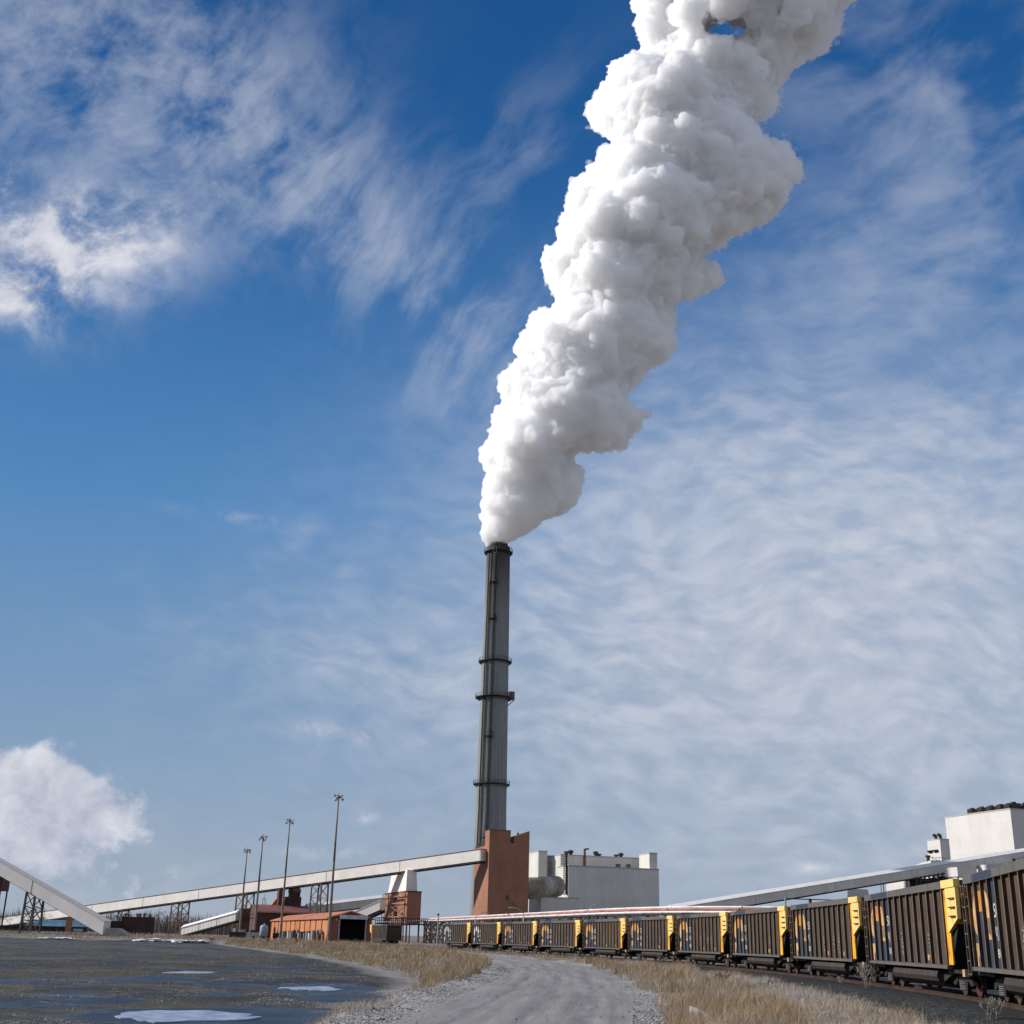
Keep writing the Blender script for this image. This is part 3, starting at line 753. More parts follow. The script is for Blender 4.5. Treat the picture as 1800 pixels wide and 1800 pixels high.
# ------------------------------------------------------------------ conveyor galleries
def gallery(name, label, A, B, h, w=3.4, gable=False, seams=6, wall=None, roofm=None, under=.45):
    """enclosed belt gallery; A, B = near top edge at both ends (world)"""
    A, B = Vector(A), Vector(B)
    base = thing(name, label, 'conveyor', (A.x, A.y, 0))
    A0 = Vector((0, 0, A.z)); B0 = Vector((B.x-A.x, B.y-A.y, B.z))
    d = Vector((B0.x, B0.y, 0)).normalized(); back = Vector((-d.y, d.x, 0))
    if back.y < 0: back = -back
    up = Vector((0, 0, 1))
    def ring(P, z0, z1, o=0.0): return [P+back*(-o)-up*(-z0), P+back*(w+o)+up*z0, P+back*(w+o)+up*z1, P-back*o+up*z1]
    def beam(b, z0, z1, o=0.0, e=0.0):
        dd = (B0-A0).normalized()
        P, Q = A0-dd*e, B0+dd*e
        b.hexa([P-back*o+up*z0, P+back*(w+o)+up*z0, Q+back*(w+o)+up*z0, Q-back*o+up*z0],
               [P-back*o+up*z1, P+back*(w+o)+up*z1, Q+back*(w+o)+up*z1, Q-back*o+up*z1])
    b = MB(); beam(b, -h, -.02); b.build('wall', wall or m_gal, base)
    b = MB()
    if gable:
        o = .25; P, Q = A0, B0; rz = .95
        b.add([P-back*o, P+back*(w/2)+up*rz, P+back*(w+o), Q-back*o, Q+back*(w/2)+up*rz, Q+back*(w+o)], [(0, 3, 4, 1), (1, 4, 5, 2), (0, 1, 2), (3, 5, 4), (0, 2, 5, 3)])
        b.build('roof', roofm or m_roofw, base)
    else:
        beam(b, -.02+.003, .16, .14, .1); b.build('roof', roofm or m_rust, base)
    b = MB()
    for oo in (0.15, w-.45):
        P = A0+back*oo; Q = B0+back*oo
        b.hexa([P+up*(-h-under), P+back*.3+up*(-h-under), Q+back*.3+up*(-h-under), Q+up*(-h-under)], [P+up*(-h-.003), P+back*.3+up*(-h-.003), Q+back*.3+up*(-h-.003), Q+up*(-h-.003)])
    n = max(6, int((B0-A0).length/3))
    for k in range(n+1):
        P = A0.lerp(B0, k/n); b.bar(P+back*.45+up*(-h-under*.5), P+back*(w-.5)+up*(-h-under*.5), .18)
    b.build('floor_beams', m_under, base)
    b = MB()
    for k in range(seams+1):
        P = A0.lerp(B0, min(.999, max(.001, k/seams))); b.bar(P-back*.03-up*.1, P-back*.03-up*h, .09)
    b.build('wall_joint', m_lsteel, base)
    return base
G1A = at(-70, 1623.5, 575); G1B = at(845.5, 1492.8, 381)
gallery('conveyor_gallery', 'long cream conveyor gallery climbing from the far left up to the brown tower', G1A, G1B, 3.35, seams=9)
def g1pt(px):
    """point of that gallery's underside at picture column px"""
    lo, hi = 0., 1.
    for _ in range(40):
        m = (lo+hi)/2
        if pxof(G1A.lerp(G1B, m))[0] < px: lo = m
        else: hi = m
    return G1A.lerp(G1B, lo)-Vector((0, 0, 3.8))
def trestle(label, P0, P1, depth=3.2, panels=4, mat=None, group='steel trestles carrying the conveyors', wt=.38):
    """braced steel bent under a gallery; P0, P1 = tops of its two front legs"""
    T = thing('trestle', label, 'trestle', (P0.x, P0.y, 0), group=group); mat = mat or m_rust
    d = P1-P0; d.z = 0; L = d.length; d.normalize(); back = Vector((-d.y, d.x, 0)); back = back if back.y > 0 else -back
    z0, z1 = P0.z, P1.z; bx = .10*z0*.35
    for k, (zz) in enumerate((z0, z1)):
        for bk in (0, depth):
            top = d*(L*k)+back*bk+Vector((0, 0, zz)); foot = d*(L*k+(-bx if k == 0 else bx))+back*bk
            b = MB(); b.bar(foot, top, wt); b.build('leg', mat, T)
    b = MB()
    for bk in (0, depth):
        for i in range(panels):
            f0, f1 = i/panels, (i+1)/panels
            def Q(k, f):
                zz = z0 if k == 0 else z1
                return d*(L*k+(-bx if k == 0 else bx)*(1-f))+back*bk+Vector((0, 0, zz*f))
            b.bar(Q(0, f0), Q(1, f1), wt*.45); b.bar(Q(1, f0), Q(0, f1), wt*.45); b.bar(Q(0, f1), Q(1, f1), wt*.55)
    b.build('bracing', m_steel, T)
    return T
for a_, b_, lab, pn in ((550, 566.5, 'tallest rusty steel trestle under the long gallery, right of the third floodlight mast', 4),
                        (418.5, 436.5, 'rusty steel trestle under the long gallery beside the farthest floodlight mast', 3),
                        (304.5, 323, 'steel trestle under the long gallery in front of the bare trees', 3),
                        (198, 217, 'low steel trestle under the long gallery beside the dark brown box building', 2)):
    trestle(lab, g1pt(a_), g1pt(b_), panels=pn)
# second gallery coming down at the left edge
G2A = at(-60, 1480, 326); G2B = at(184, 1619.5, 308)
gallery('conveyor_gallery', 'steep cream conveyor gallery running down to the ground at the left edge', G2A, G2B, 3.25, w=2.3, gable=False, seams=2, wall=surf('gallery_cladding_grey', (.66, .63, .60), .6, .08, .2, streak=.2), roofm=surf('gallery_roof_sheet', (.50, .47, .45), .7, .08, .3), under=.15)
def g2pt(px):
    lo, hi = 0., 1.
    for _ in range(40):
        m = (lo+hi)/2
        if pxof(G2A.lerp(G2B, m))[0] < px: lo = m
        else: hi = m
    return G2A.lerp(G2B, lo)-Vector((0, 0, 3.3))
trestle('dark steel trestle carrying the steep gallery at the left edge', g2pt(51), g2pt(65), panels=3, mat=m_steel, wt=.42)
def ramp():
    a, b_, c, d = at(186, 1631, 306), at(206, 1632, 306), at(228, 1646, 306), at(186, 1647, 306)
    T = thing('concrete_ramp', 'grey wedge-shaped concrete ramp at the foot of the steep gallery', 'ramp', (a.x, a.y, 0))
    q = MB(); q.extr([(0, 0), (c.x-a.x, 0), (b_.x-a.x, b_.z), (0, a.z)], 'y', 0, 4.5); q.build('slab', surf('concrete', (.30, .29, .26), .8, .2, .6), T)
ramp()
def edge_tower():
    a = at(6, 1541, 330); z0 = zat(6, 1566, 330)
    T = thing('transfer_tower', 'dark brown box on steel legs cut by the left edge', 'tower', (a.x, a.y, 0))
    q = MB(); q.box(-6, 0, 0, 5, z0, a.z); q.build('wall', m_dbrown, T)
    for x in (-5.8, -.3):
        for y in (.2, 4.8):
            q = MB(); q.bar((x, y, 0), (x, y, z0), .32); q.build('leg', m_steel, T)
    q = MB(); q.bar((-5.8, .2, .5), (-.3, .2, z0*.5), .14); q.bar((-.3, .2, .5), (-5.8, .2, z0*.5), .14); q.bar((-5.8, .2, z0*.5), (-.3, .2, z0), .14); q.build('bracing', m_steel, T)
edge_tower()
gallery('conveyor_gallery', 'low grey conveyor gallery with white roof among the bare trees', at(318, 1631.0, 412), at(415, 1604.5, 398), 2.3, w=2.4, gable=True, seams=3, wall=m_gray)
gallery('conveyor_gallery', 'grey conveyor gallery with white roof running behind the shed to the transfer tower', at(540, 1593.5, 440), at(676, 1577.5, 452), 2.6, gable=True, seams=3, wall=m_gray)
gallery('conveyor_gallery', 'short cream conveyor gallery slanting up behind the orange shed', at(612, 1608, 405), at(669, 1582.8, 400), 2.8, gable=False, seams=1, roofm=m_roofw, under=.8)
gallery('conveyor_gallery', 'long grey conveyor gallery with bright white roof rising behind the wagons', at(1180, 1596.5, 368), at(1850, 1488.5, 410), 2.65, gable=True, seams=5, wall=m_gray)
def pier():
    C, D, Wd = corner(1502, 1559, 398, 1486, 1528)
    T = thing('gallery_pier', 'grey tapering pier under the right gallery', 'pier', (C.x, C.y, 0), GRZ)
    b = MB(); z = C.z-.6; k = 1.6
    b.hexa([(-k, -k*.4, 0), (Wd+k, -k*.4, 0), (Wd+k, 5, 0), (-k, 5, 0)], [(0, 0, z), (Wd-.6, 0, z), (Wd-.6, 4, z), (0, 4, z)]); b.build('wall', m_gray, T)
pier()

# ------------------------------------------------------------------ transfer tower with flared top
def transfer():
    C, D, Wd = corner(716.5, 1567.5, 396, 676.5, 741)
    T = thing('transfer_tower', 'brown transfer tower with exposed steel bracing under the flared white housing', 'tower', (C.x, C.y, 0), GRZ)
    z0 = zat(716, 1611, 396)
    b = MB(); b.box(0, Wd, 0, D, z0-2.5, C.z); b.build('wall', m_brown, T)
    b = MB(); b.box(-.15, Wd+.15, -.15, D+.15, C.z+.003, C.z+.3); b.build('roof', m_dbrown, T)
    b = MB()
    for y in (0.2, D*.36, D*.72, D-.2):
        b.bar((-.7, y, 0), (-.7, y, C.z), .22)
    for x in (.3, Wd-.3):
        for y in (.4, D-.4): b.bar((x, y, 0), (x, y, z0-2.5), .45)
    b.build('columns', m_rust, T)
    ms = surf('salmon_steel', (.42, .20, .13), .6, .2, .6); b = MB()
    zs = [zat(700, p, 400) for p in (1647, 1611, 1587, 1574, 1567.5)]
    for z in zs[1:-1]: b.bar((-.75, .2, z), (-.75, D-.2, z), .22)
    ya, yb, ym = .3, D*.72, D*.4
    b.bar((-.8, ya, zs[1]), (-.8, yb, zs[2]), .15); b.bar((-.8, yb, zs[1]), (-.8, ya, zs[2]), .15)
    b.bar((-.8, ya, zs[2]), (-.8, ym, zs[3]), .13); b.bar((-.8, ym, zs[3]), (-.8, yb, zs[2]), .13)
    b.bar((-.8, ya, 0.3), (-.8, ym, zs[1]), .26); b.bar((-.8, ym, zs[1]), (-.8, yb, .3), .26)
    b.bar((-.8, ya, zs[3]), (-.8, ya+4, zs[4]), .2); b.bar((-.8, ya+8, zs[4]), (-.8, ya+4, zs[3]), .2)
    b.build('bracing', ms, T)
    b = MB(); rnd = random.Random(5)
    for k in range(7):
        y = D*.12+k*D*.05; b.box(-1.0, -.15, y, y+.35, zs[2]+.6, zs[3]-.4-rnd.uniform(0, 1))
    b.box(-.9, -.2, D*.4, D*.46, zs[1], zs[2]-1); b.build('machinery', m_under, T)
    # flared housing on top (rests on the tower, under the gallery)
    a = L2(T, at(713.5, 1566, 397)); xr = reach(at(713.5, 1566, 397), EX, 733.5); yl = reach(at(713.5, 1566, 397), EY, 682)
    zt = g1pt(712).z+.4
    F = thing('flared_housing', 'cream housing that narrows upwards between brown transfer tower and long gallery', 'housing', (T.location.x, T.location.y, C.z+.3), GRZ)
    b = MB(); i = 1.2
    b.hexa([(a.x, a.y, .003), (a.x+xr, a.y, .003), (a.x+xr, a.y+yl, .003), (a.x, a.y+yl, .003)], [(a.x+.4, a.y+i, zt-C.z), (a.x+xr-.3, a.y+i, zt-C.z), (a.x+xr-.3, a.y+yl-2.5, zt-C.z), (a.x+.4, a.y+yl-2.5, zt-C.z)])
    b.build('wall', m_gal, F)
transfer()

# ------------------------------------------------------------------ brown hall and neighbours
def brown_hall():
    C, D, Wd = corner(449.5, 1602, 420, 441.5, 546); D = 22
    T = thing('crusher_hall', 'dark brown hall with red roof behind the orange shed', 'hall', (C.x, C.y, 0), GRZ)
    zr = zat(455, 1590.5, 430)
    b = MB(); b.extr([(0, 0), (D, 0), (D, C.z), (D/2, zr-.1), (0, C.z)], 'x', 0, Wd); b.build('wall', m_dbrown, T)
    b = MB(); o = .5
    for s in (0, 1):
        y0, y1 = (-o, D/2) if s == 0 else (D+o, D/2)
        b.add([(-.4, y0, C.z-.15), (Wd+.4, y0, C.z-.15), (Wd+.4, y1, zr+.15), (-.4, y1, zr+.15), (-.4, y0, C.z-.4), (Wd+.4, y0, C.z-.4), (Wd+.4, y1, zr-.05), (-.4, y1, zr-.05)], [(0,1,2,3),(7,6,5,4),(0,4,5,1),(1,5,6,2),(3,7,4,0)])
    b.build('roof', m_redroof, T)
    def blk(p0, p1, Y, z0, d=6, name='roof_tower', mt=m_dbrown, roof=False):
        a = L2(T, at(p0[0], p0[1], Y)); c = L2(T, at(p1[0], p1[1], Y)); q = MB(); q.box(a.x, c.x, a.y, a.y+d, z0, a.z); o = q.build(name, mt, T)
        if roof:
            r = MB(); r.extr([(a.y-.3, a.z+.003), (a.y+d+.3, a.z+.003), (a.y+d/2, a.z+1.6)], 'x', a.x-.3, c.x+.3); r.build('roof', m_redroof, o)
        return a
    blk((503, 1576), (531.5, 1576), 436, C.z-1, 9)
    blk((511.5, 1568), (529, 1568), 438, zr, 6, roof=True)
    blk((491, 1563.5), (501.5, 1563.5), 433, C.z-1, 5, 'stack')
    a = L2(T, at(490.5, 1574, 437)); c = L2(T, at(474, 1590, 437)); q = MB()
    q.extr([(a.x, zr-1), (c.x, zr-.5), (a.x, a.z)], 'y', a.y, a.y+3); q.build('chute', m_orange, T)
    q = MB(); p = L2(T, at(464, 1590, 432)); h = zat(464, 1571, 432)
    for k in (-.5, .5): q.bar((p.x+k, p.y, zr-2), (p.x+k, p.y, h-1.5), .16)
    q.bar((p.x, p.y, zr-2), (p.x, p.y, h), .1); q.bar((p.x-.6, p.y, h-1.6), (p.x+.6, p.y, h-1.6), .14); q.build('mast', m_steel, T)
    C, D, Wd = corner(424.5, 1597, 398, 417.5, 441)
    T = thing('sampling_tower', 'small dark brown tower beside the farthest floodlight mast', 'tower', (C.x, C.y, 0), GRZ)
    b = MB(); b.box(0, Wd, 0, 6, 0, C.z); b.build('wall', m_dbrown, T)
    b = MB(); zz = zat(425, 1613, 398); b.box(-.3, Wd+2.5, -1.2, -.002, zz-.2, zz)
    for k in range(7): b.bar((-.3+k*(Wd+2.8)/6, -1.15, zz), (-.3+k*(Wd+2.8)/6, -1.15, zz+1.1), .08)
    b.bar((-.3, -1.15, zz+1.1), (Wd+2.5, -1.15, zz+1.1), .08); b.build('walkway', surf('green_steel', (.03, .05, .045), .6, .2, 1), T)
brown_hall()

def left_buildings():
    C, D, Wd = corner(214, 1611, 430, 211, 272)
    T = thing('box_building', 'dark brown flat-roofed box building with small roof pipes, right of the steep gallery foot', 'building', (C.x, C.y, 0), GRZ)
    mm = surf('dark_red_sheet', (.06, .030, .026), .7, .2, .3, streak=.4, corr=1.0)
    b = MB(); b.box(0, Wd, 0, 9, 0, C.z); b.build('wall', mm, T)
    for px_, h in ((221, 1.0), (226, .8), (242, .9), (246.5, 1.1), (254, 1.2), (264, .9)):
        P = L2(T, at(px_, 1610, 431)); roof_fan(T, P.x, 2, C.z, .35, h)
    C = at(186, 1618, 425); T = thing('lean_to', 'low dark lean-to with snow on its roof against the brown box building', 'lean-to', (C.x, C.y, 0), GRZ)
    b = MB(); b.box(0, 5.0, 0, 6, 0, C.z); b.build('wall', m_under, T)
    b = MB(); b.box(1, 3.7, .3, 2, C.z+.003, C.z+.35); b.build('roof_snow', m_snow, T)
    C, D, Wd = corner(48, 1627, 470, 40, 152)
    T = thing('long_shed', 'long low dark shed with blue roof below the galleries at far left', 'shed', (C.x, C.y, 0), GRZ)
    b = MB(); b.box(0, Wd, 0, 14, 0, C.z); b.build('wall', m_under, T)
    b = MB(); b.extr([(-.4, C.z+.003), (14.4, C.z+.003), (7, C.z+2.3)], 'x', -.4, Wd+.4); b.build('roof', surf('blue_roof', (.10, .19, .27), .5, .3, .3, corr=1.0), T)
    a = L2(T, at(128, 1632.5, 470)); c = L2(T, at(145, 1640, 470)); q = MB(); q.box(a.x, c.x, -.12, -.003, max(.3, c.z), a.z); q.build('window', surf('pale_glass', (.33, .45, .55), .3, .2, 1.2), T)
    C = at(117, 1615, 455); T = thing('silo_leg', 'orange-brown square column under the crossing of the two galleries', 'column', (C.x, C.y, 0))
    b = MB(); b.box(0, 1.7, 0, 1.7, 0, C.z); b.box(-.25, 1.95, -.25, 1.95, C.z+.003, C.z+.4); b.build('shaft', m_brown, T)
    C, D, Wd = corner(-20, 1627, 455, None, 49)
    T = thing('coal_shed', 'dark low coal shed at the left edge', 'shed', (C.x, C.y, 0), GRZ)
    b = MB(); b.box(0, Wd, 0, 10, 0, C.z); b.build('wall', m_under, T)
    b = MB(); b.box(-.3, Wd+.3, -.3, 10.3, C.z+.003, C.z+.3); b.build('roof', m_steel, T)
left_buildings()

# ------------------------------------------------------------------ orange shed
def orange_shed():
    P = onground(575.5, 1656.5, 0); P2 = onground(475, 1649.3, 0)
    d = Vector((P2.x-P.x, P2.y-P.y, 0)); Ln = d.length; ang = math.atan2(d.y, d.x)-math.pi/2
    T = thing('orange_shed', 'long orange metal shed with black open doorway in its gable end', 'shed', (P.x, P.y, 0), ang)
    ex = Vector((math.cos(ang), math.sin(ang), 0)); ze = zat(584, 1612.3, P.y); Wd = reach(Vector((P.x, P.y, 3)), ex, 653)
    zr = zat(622, 1602.5, P.y+1)
    dz = zat(600, 1614, P.y); x0 = reach(Vector((P.x, P.y, 3)), ex, 597); x1 = reach(Vector((P.x, P.y, 3)), ex, 641.5)
    b = MB(); b.box(0, .25, .25, Ln, 0, ze); b.build('side_wall', m_orange, T)
    b = MB(); b.box(Wd-.25, Wd, .25, Ln, 0, ze); b.build('side_wall', m_orange, T)
    b = MB(); b.extr([(0, 0), (x0, 0), (x0, dz), (x1, dz), (x1, 0), (Wd, 0), (Wd, ze), (Wd/2, zr), (0, ze)], 'y', 0, .25); b.build('gable_wall', surf('shaded_orange_gable', (.28, .10, .06), .7, .2, .3, streak=.4, corr=.8), T)  # the orange sheet's shade is put into this darker brown colour
    b = MB(); b.extr([(0.25, 0), (Wd-.25, 0), (Wd-.25, ze), (Wd/2, zr-.2), (.25, ze)], 'y', Ln-.3, Ln); b.build('gable_wall', m_dbrown, T)
    b = MB(); o = .5
    for xa, xb in ((-o, Wd/2), (Wd+o, Wd/2)):
        b.add([(xa, -.5, ze-.05), (xb, -.5, zr+.2), (xb, Ln+.5, zr+.2), (xa, Ln+.5, ze-.05), (xa, -.5, ze-.35), (xb, -.5, zr-.08), (xb, Ln+.5, zr-.08), (xa, Ln+.5, ze-.35)], [(0,3,2,1) if xa > xb else (0,1,2,3),(4,5,6,7),(0,4,5,1),(2,6,7,3),(3,7,4,0)])
    b.build('roof', surf('orange_roof', (.50, .19, .09), .55, .2, .2, streak=.2, corr=1.0), T)
    b = MB(); n = 13
    for k in range(n):
        y = .3+(Ln-.6)*(k/(n-1))**1.0; b.box(-.16, -.003, y-.16, y+.16, 0, ze-.4)
    b.build('wall_ribs', m_rust, T)
    b = MB(); b.box(x0-.2, x1+.4, -.9, -.003, dz-.15, dz+.75); b.build('canopy', surf('pale_canopy', (.62, .58, .62), .6, .3, 1.5, dark=(.4, .36, .4)), T)
    b = MB(); b.box(x0-.3, x0, -.18, -.003, 0, dz-.2); b.box(x1, x1+.3, -.18, -.003, 0, dz-.2); b.build('door_frame', m_lsteel, T)
    b = MB(); b.box(.3, Wd-.3, 6, 6.3, 0, ze-.3); b.build('interior_shade_sheet', m_black, T)  # black sheet standing in for the shade inside the doorway
    q = MB(); q.box(x0-1.1, x0-.7, -.35, -.003, dz-.6, dz-.1); q.build('wall_lamp', m_lsteel, T)
    q = MB(); q.box(Wd/2-.2, Wd/2+.2, -.3, -.003, zr-1.4, zr-1.0); q.build('wall_lamp', m_lsteel, T)
    return T, Ln, ex
SHED, SHL, SHX = orange_shed()
def along_shed(px, off):
    """foot point off metres left of the shed's long wall at picture column px"""
    ang = SHED.rotation_euler.z; ey = Vector((-math.sin(ang), math.cos(ang), 0)); o = SHED.location-SHX*off
    lo, hi = -10., 200.
    for _ in range(50):
        m = (lo+hi)/2
        if pxof(o+ey*m)[0] > px: lo = m
        else: hi = m
    return o+ey*lo
# crates and cabinets along the shed
def crates():
    rows = [(494, 'grey'), (499.5, 'blue'), (504, 'black'), (508, 'white'), (513, 'grey'), (517.5, 'black'), (527, 'grey'), (532, 'black'), (536.5, 'blue'), (541, 'grey'), (545.5, 'white'), (551, 'grey')]
    cm = {'grey': surf('grey_cabinet', (.33, .35, .35), .5, .2, 1), 'white': surf('white_cabinet', (.68, .68, .66), .5, .1, 1), 'black': surf('black_cabinet', (.03, .032, .035), .5, .2, 1), 'blue': surf('blue_cabinet', (.17, .22, .26), .5, .2, 1)}
    words = ['farthest', 'second farthest', 'third farthest', 'fourth farthest', 'fifth farthest', 'sixth farthest', 'seventh', 'eighth', 'ninth', 'third nearest', 'second nearest', 'nearest']
    for i, (px_, c) in enumerate(rows):
        P = along_shed(px_, 2.2); h = [1.7, 1.9, 1.6, 2.0, 1.7, 2.2][i % 6]
        T = thing('cabinet', f'{c} upright cabinet, {words[i]} in the row along the orange shed', 'cabinet', P, SHED.rotation_euler.z, 'cabinets standing along the orange shed')
        b = MB(); b.box(-.55, .55, -.7, .7, .12, h+.25); b.build('body', cm[c], T)
        b = MB(); b.box(-.65, .65, -.8, .8, h+.253, h+.33); b.build('lid', m_steel, T)
        b = MB(); b.box(-.57-.03, -.553, -.6, -.04, .3, h); b.box(-.58, -.553, .04, .6, .3, h); b.build('door', cm[c], T)
        b = MB(); b.box(-.45, .45, -.6, .6, 0, .117); b.build('base', m_steel, T)
    for i, px_ in enumerate((522, 557, 563)):
        P = along_shed(px_, 2.0); T = thing('pallet_rack', ['black slatted rack between two runs of cabinets by the orange shed', 'black slatted rack with grey drum, right of the nearest cabinet', 'black slatted rack nearest the shed doorway'][i], 'rack', P, SHED.rotation_euler.z, 'racks along the orange shed')
        b = MB()
        for x in (-.6, .6):
            for y in (-1, 0, 1): b.bar((x, y, 0), (x, y, 2.3), .12)
        b.build('posts', m_steel, T)
        b = MB()
        for z in (.25, .7, 1.15, 1.6): b.box(-.7, .7, -1.05, 1.05, z, z+.1)
        b.build('shelves', m_steel, T)
        b = MB(); b.tube((0, 0, 1.71), (0, 0, 2.7), .4, n=12); b.build('drum', cm['grey'], T)
crates()
def tank():
    P = onground(462.5, 1651, 0); r = 7.2*P.y/2230; zt = zat(464, 1630, P.y)
    T = thing('storage_tank', 'blue grey upright tank with domed top on short legs beside the orange shed', 'tank', P)
    b = MB(); b.lathe([(0.01, .7), (r*.9, .75), (r, 1.0), (r, zt), (r*.85, zt+.35), (r*.45, zt+.65), (.01, zt+.75)], 28); b.build('vessel', surf('tank_paint', (.27, .33, .40), .45, .15, .8, streak=.3), T, True)
    for k in range(4):
        a = math.pi/4+k*math.pi/2; b = MB(); b.bar((r*.8*math.cos(a), r*.8*math.sin(a), 0), (r*.8*math.cos(a), r*.8*math.sin(a), .9), .2); b.build('leg', m_lsteel, T)
    b = MB(); b.tube((0, 0, zt+.75), (0, 0, zt+1.1), .15, n=8); b.build('cap', m_lsteel, T)
    for px_, c, lab in ((443, m_lsteel, 'low pale machine behind the third floodlight mast'), (481, m_under, 'dark pump unit right of the storage tank'), (424.5, m_lsteel, 'small pale machine behind the farthest mast'), (403, m_under, 'dark heap of scrap left of the farthest mast')):
        P = onground(px_, 1650.5, 0); P.y += 10
        T = thing('machine', lab, 'machine', P); b = MB(); b.box(-2.0, 2.0, -1, 1, .3, 1.7); b.build('body', c, T)
        b = MB(); b.tube((-.9, 0, 1.7), (-.9, 0, 2.6), .35, n=10); b.box(.3, 1.6, -.6, .6, 1.703, 2.3); b.build('engine', m_lsteel if c is m_under else m_under, T)
        b = MB()
        for x in (-1.4, 1.4): b.tube((x, -1.15, .4), (x, 1.15, .4), .4, n=14)
        b.build('wheels', m_black, T)
tank()

# ------------------------------------------------------------------ floodlight masts
def mast(px, py, tpx, tpy, label, i):
    P = onground(px, py, 0); zt = zat(tpx, tpy, P.y)
    T = thing('floodlight_mast', label, 'floodlight mast', P, group='tall floodlight masts in a row')
    H = zt
    b = MB(); b.tube((0, 0, 0), (0, 0, H*.55), .34, .25, 10, False); b.tube((0, 0, H*.55), (0, 0, H), .25, .15, 10); b.build('pole', m_pole, T, True)
    b = MB(); b.tube((0, 0, 0), (0, 0, .25), .55, n=10); b.build('base_plate', m_conc2, T)
    b = MB(); b.tube((0, 0, H-.25), (0, 0, H-.05), .6, .6, 12); b.bar((-.8, 0, H+.3), (.8, 0, H+.3), .1); b.bar((0, -.8, H+.3), (0, .8, H+.3), .1); b.bar((0, 0, H), (0, 0, H+1.0), .1); b.build('head_frame', m_steel, T)
    for k in range(6):
        a = k*math.pi/3+.3+i; c = Vector((math.cos(a), math.sin(a), 0)); o = c*.68+Vector((0, 0, H+(.45 if k % 2 else -.35)))
        q = MB(); q.tube(o, o+c*.45+Vector((0, 0, -.28)), .18, .36, 12); L_ = q.build('lamp', m_lsteel, T)
        q = MB(); q.tube(o+c*.451+Vector((0, 0, -.281)), o+c*.50+Vector((0, 0, -.31)), .34, .34, 12); q.build('lens', surf_lens, L_)
m_conc2 = surf('concrete_plain', (.33, .32, .30), .85, .2, .8)
surf_lens = surf('lamp_glass', (.6, .62, .64), .15, .05, 1, spec=.6)
mast(577, 1657, 598, 1401, 'tallest floodlight mast, in front of the orange shed', 0)
mast(492, 1652, 509, 1443, 'floodlight mast second from the right, beside the far end of the orange shed', .5)
mast(446, 1650.5, 462, 1472.5, 'floodlight mast left of the storage tank', 1.1)
mast(420, 1648.5, 435, 1495, 'farthest and shortest floodlight mast, beside the small brown tower', 1.6)

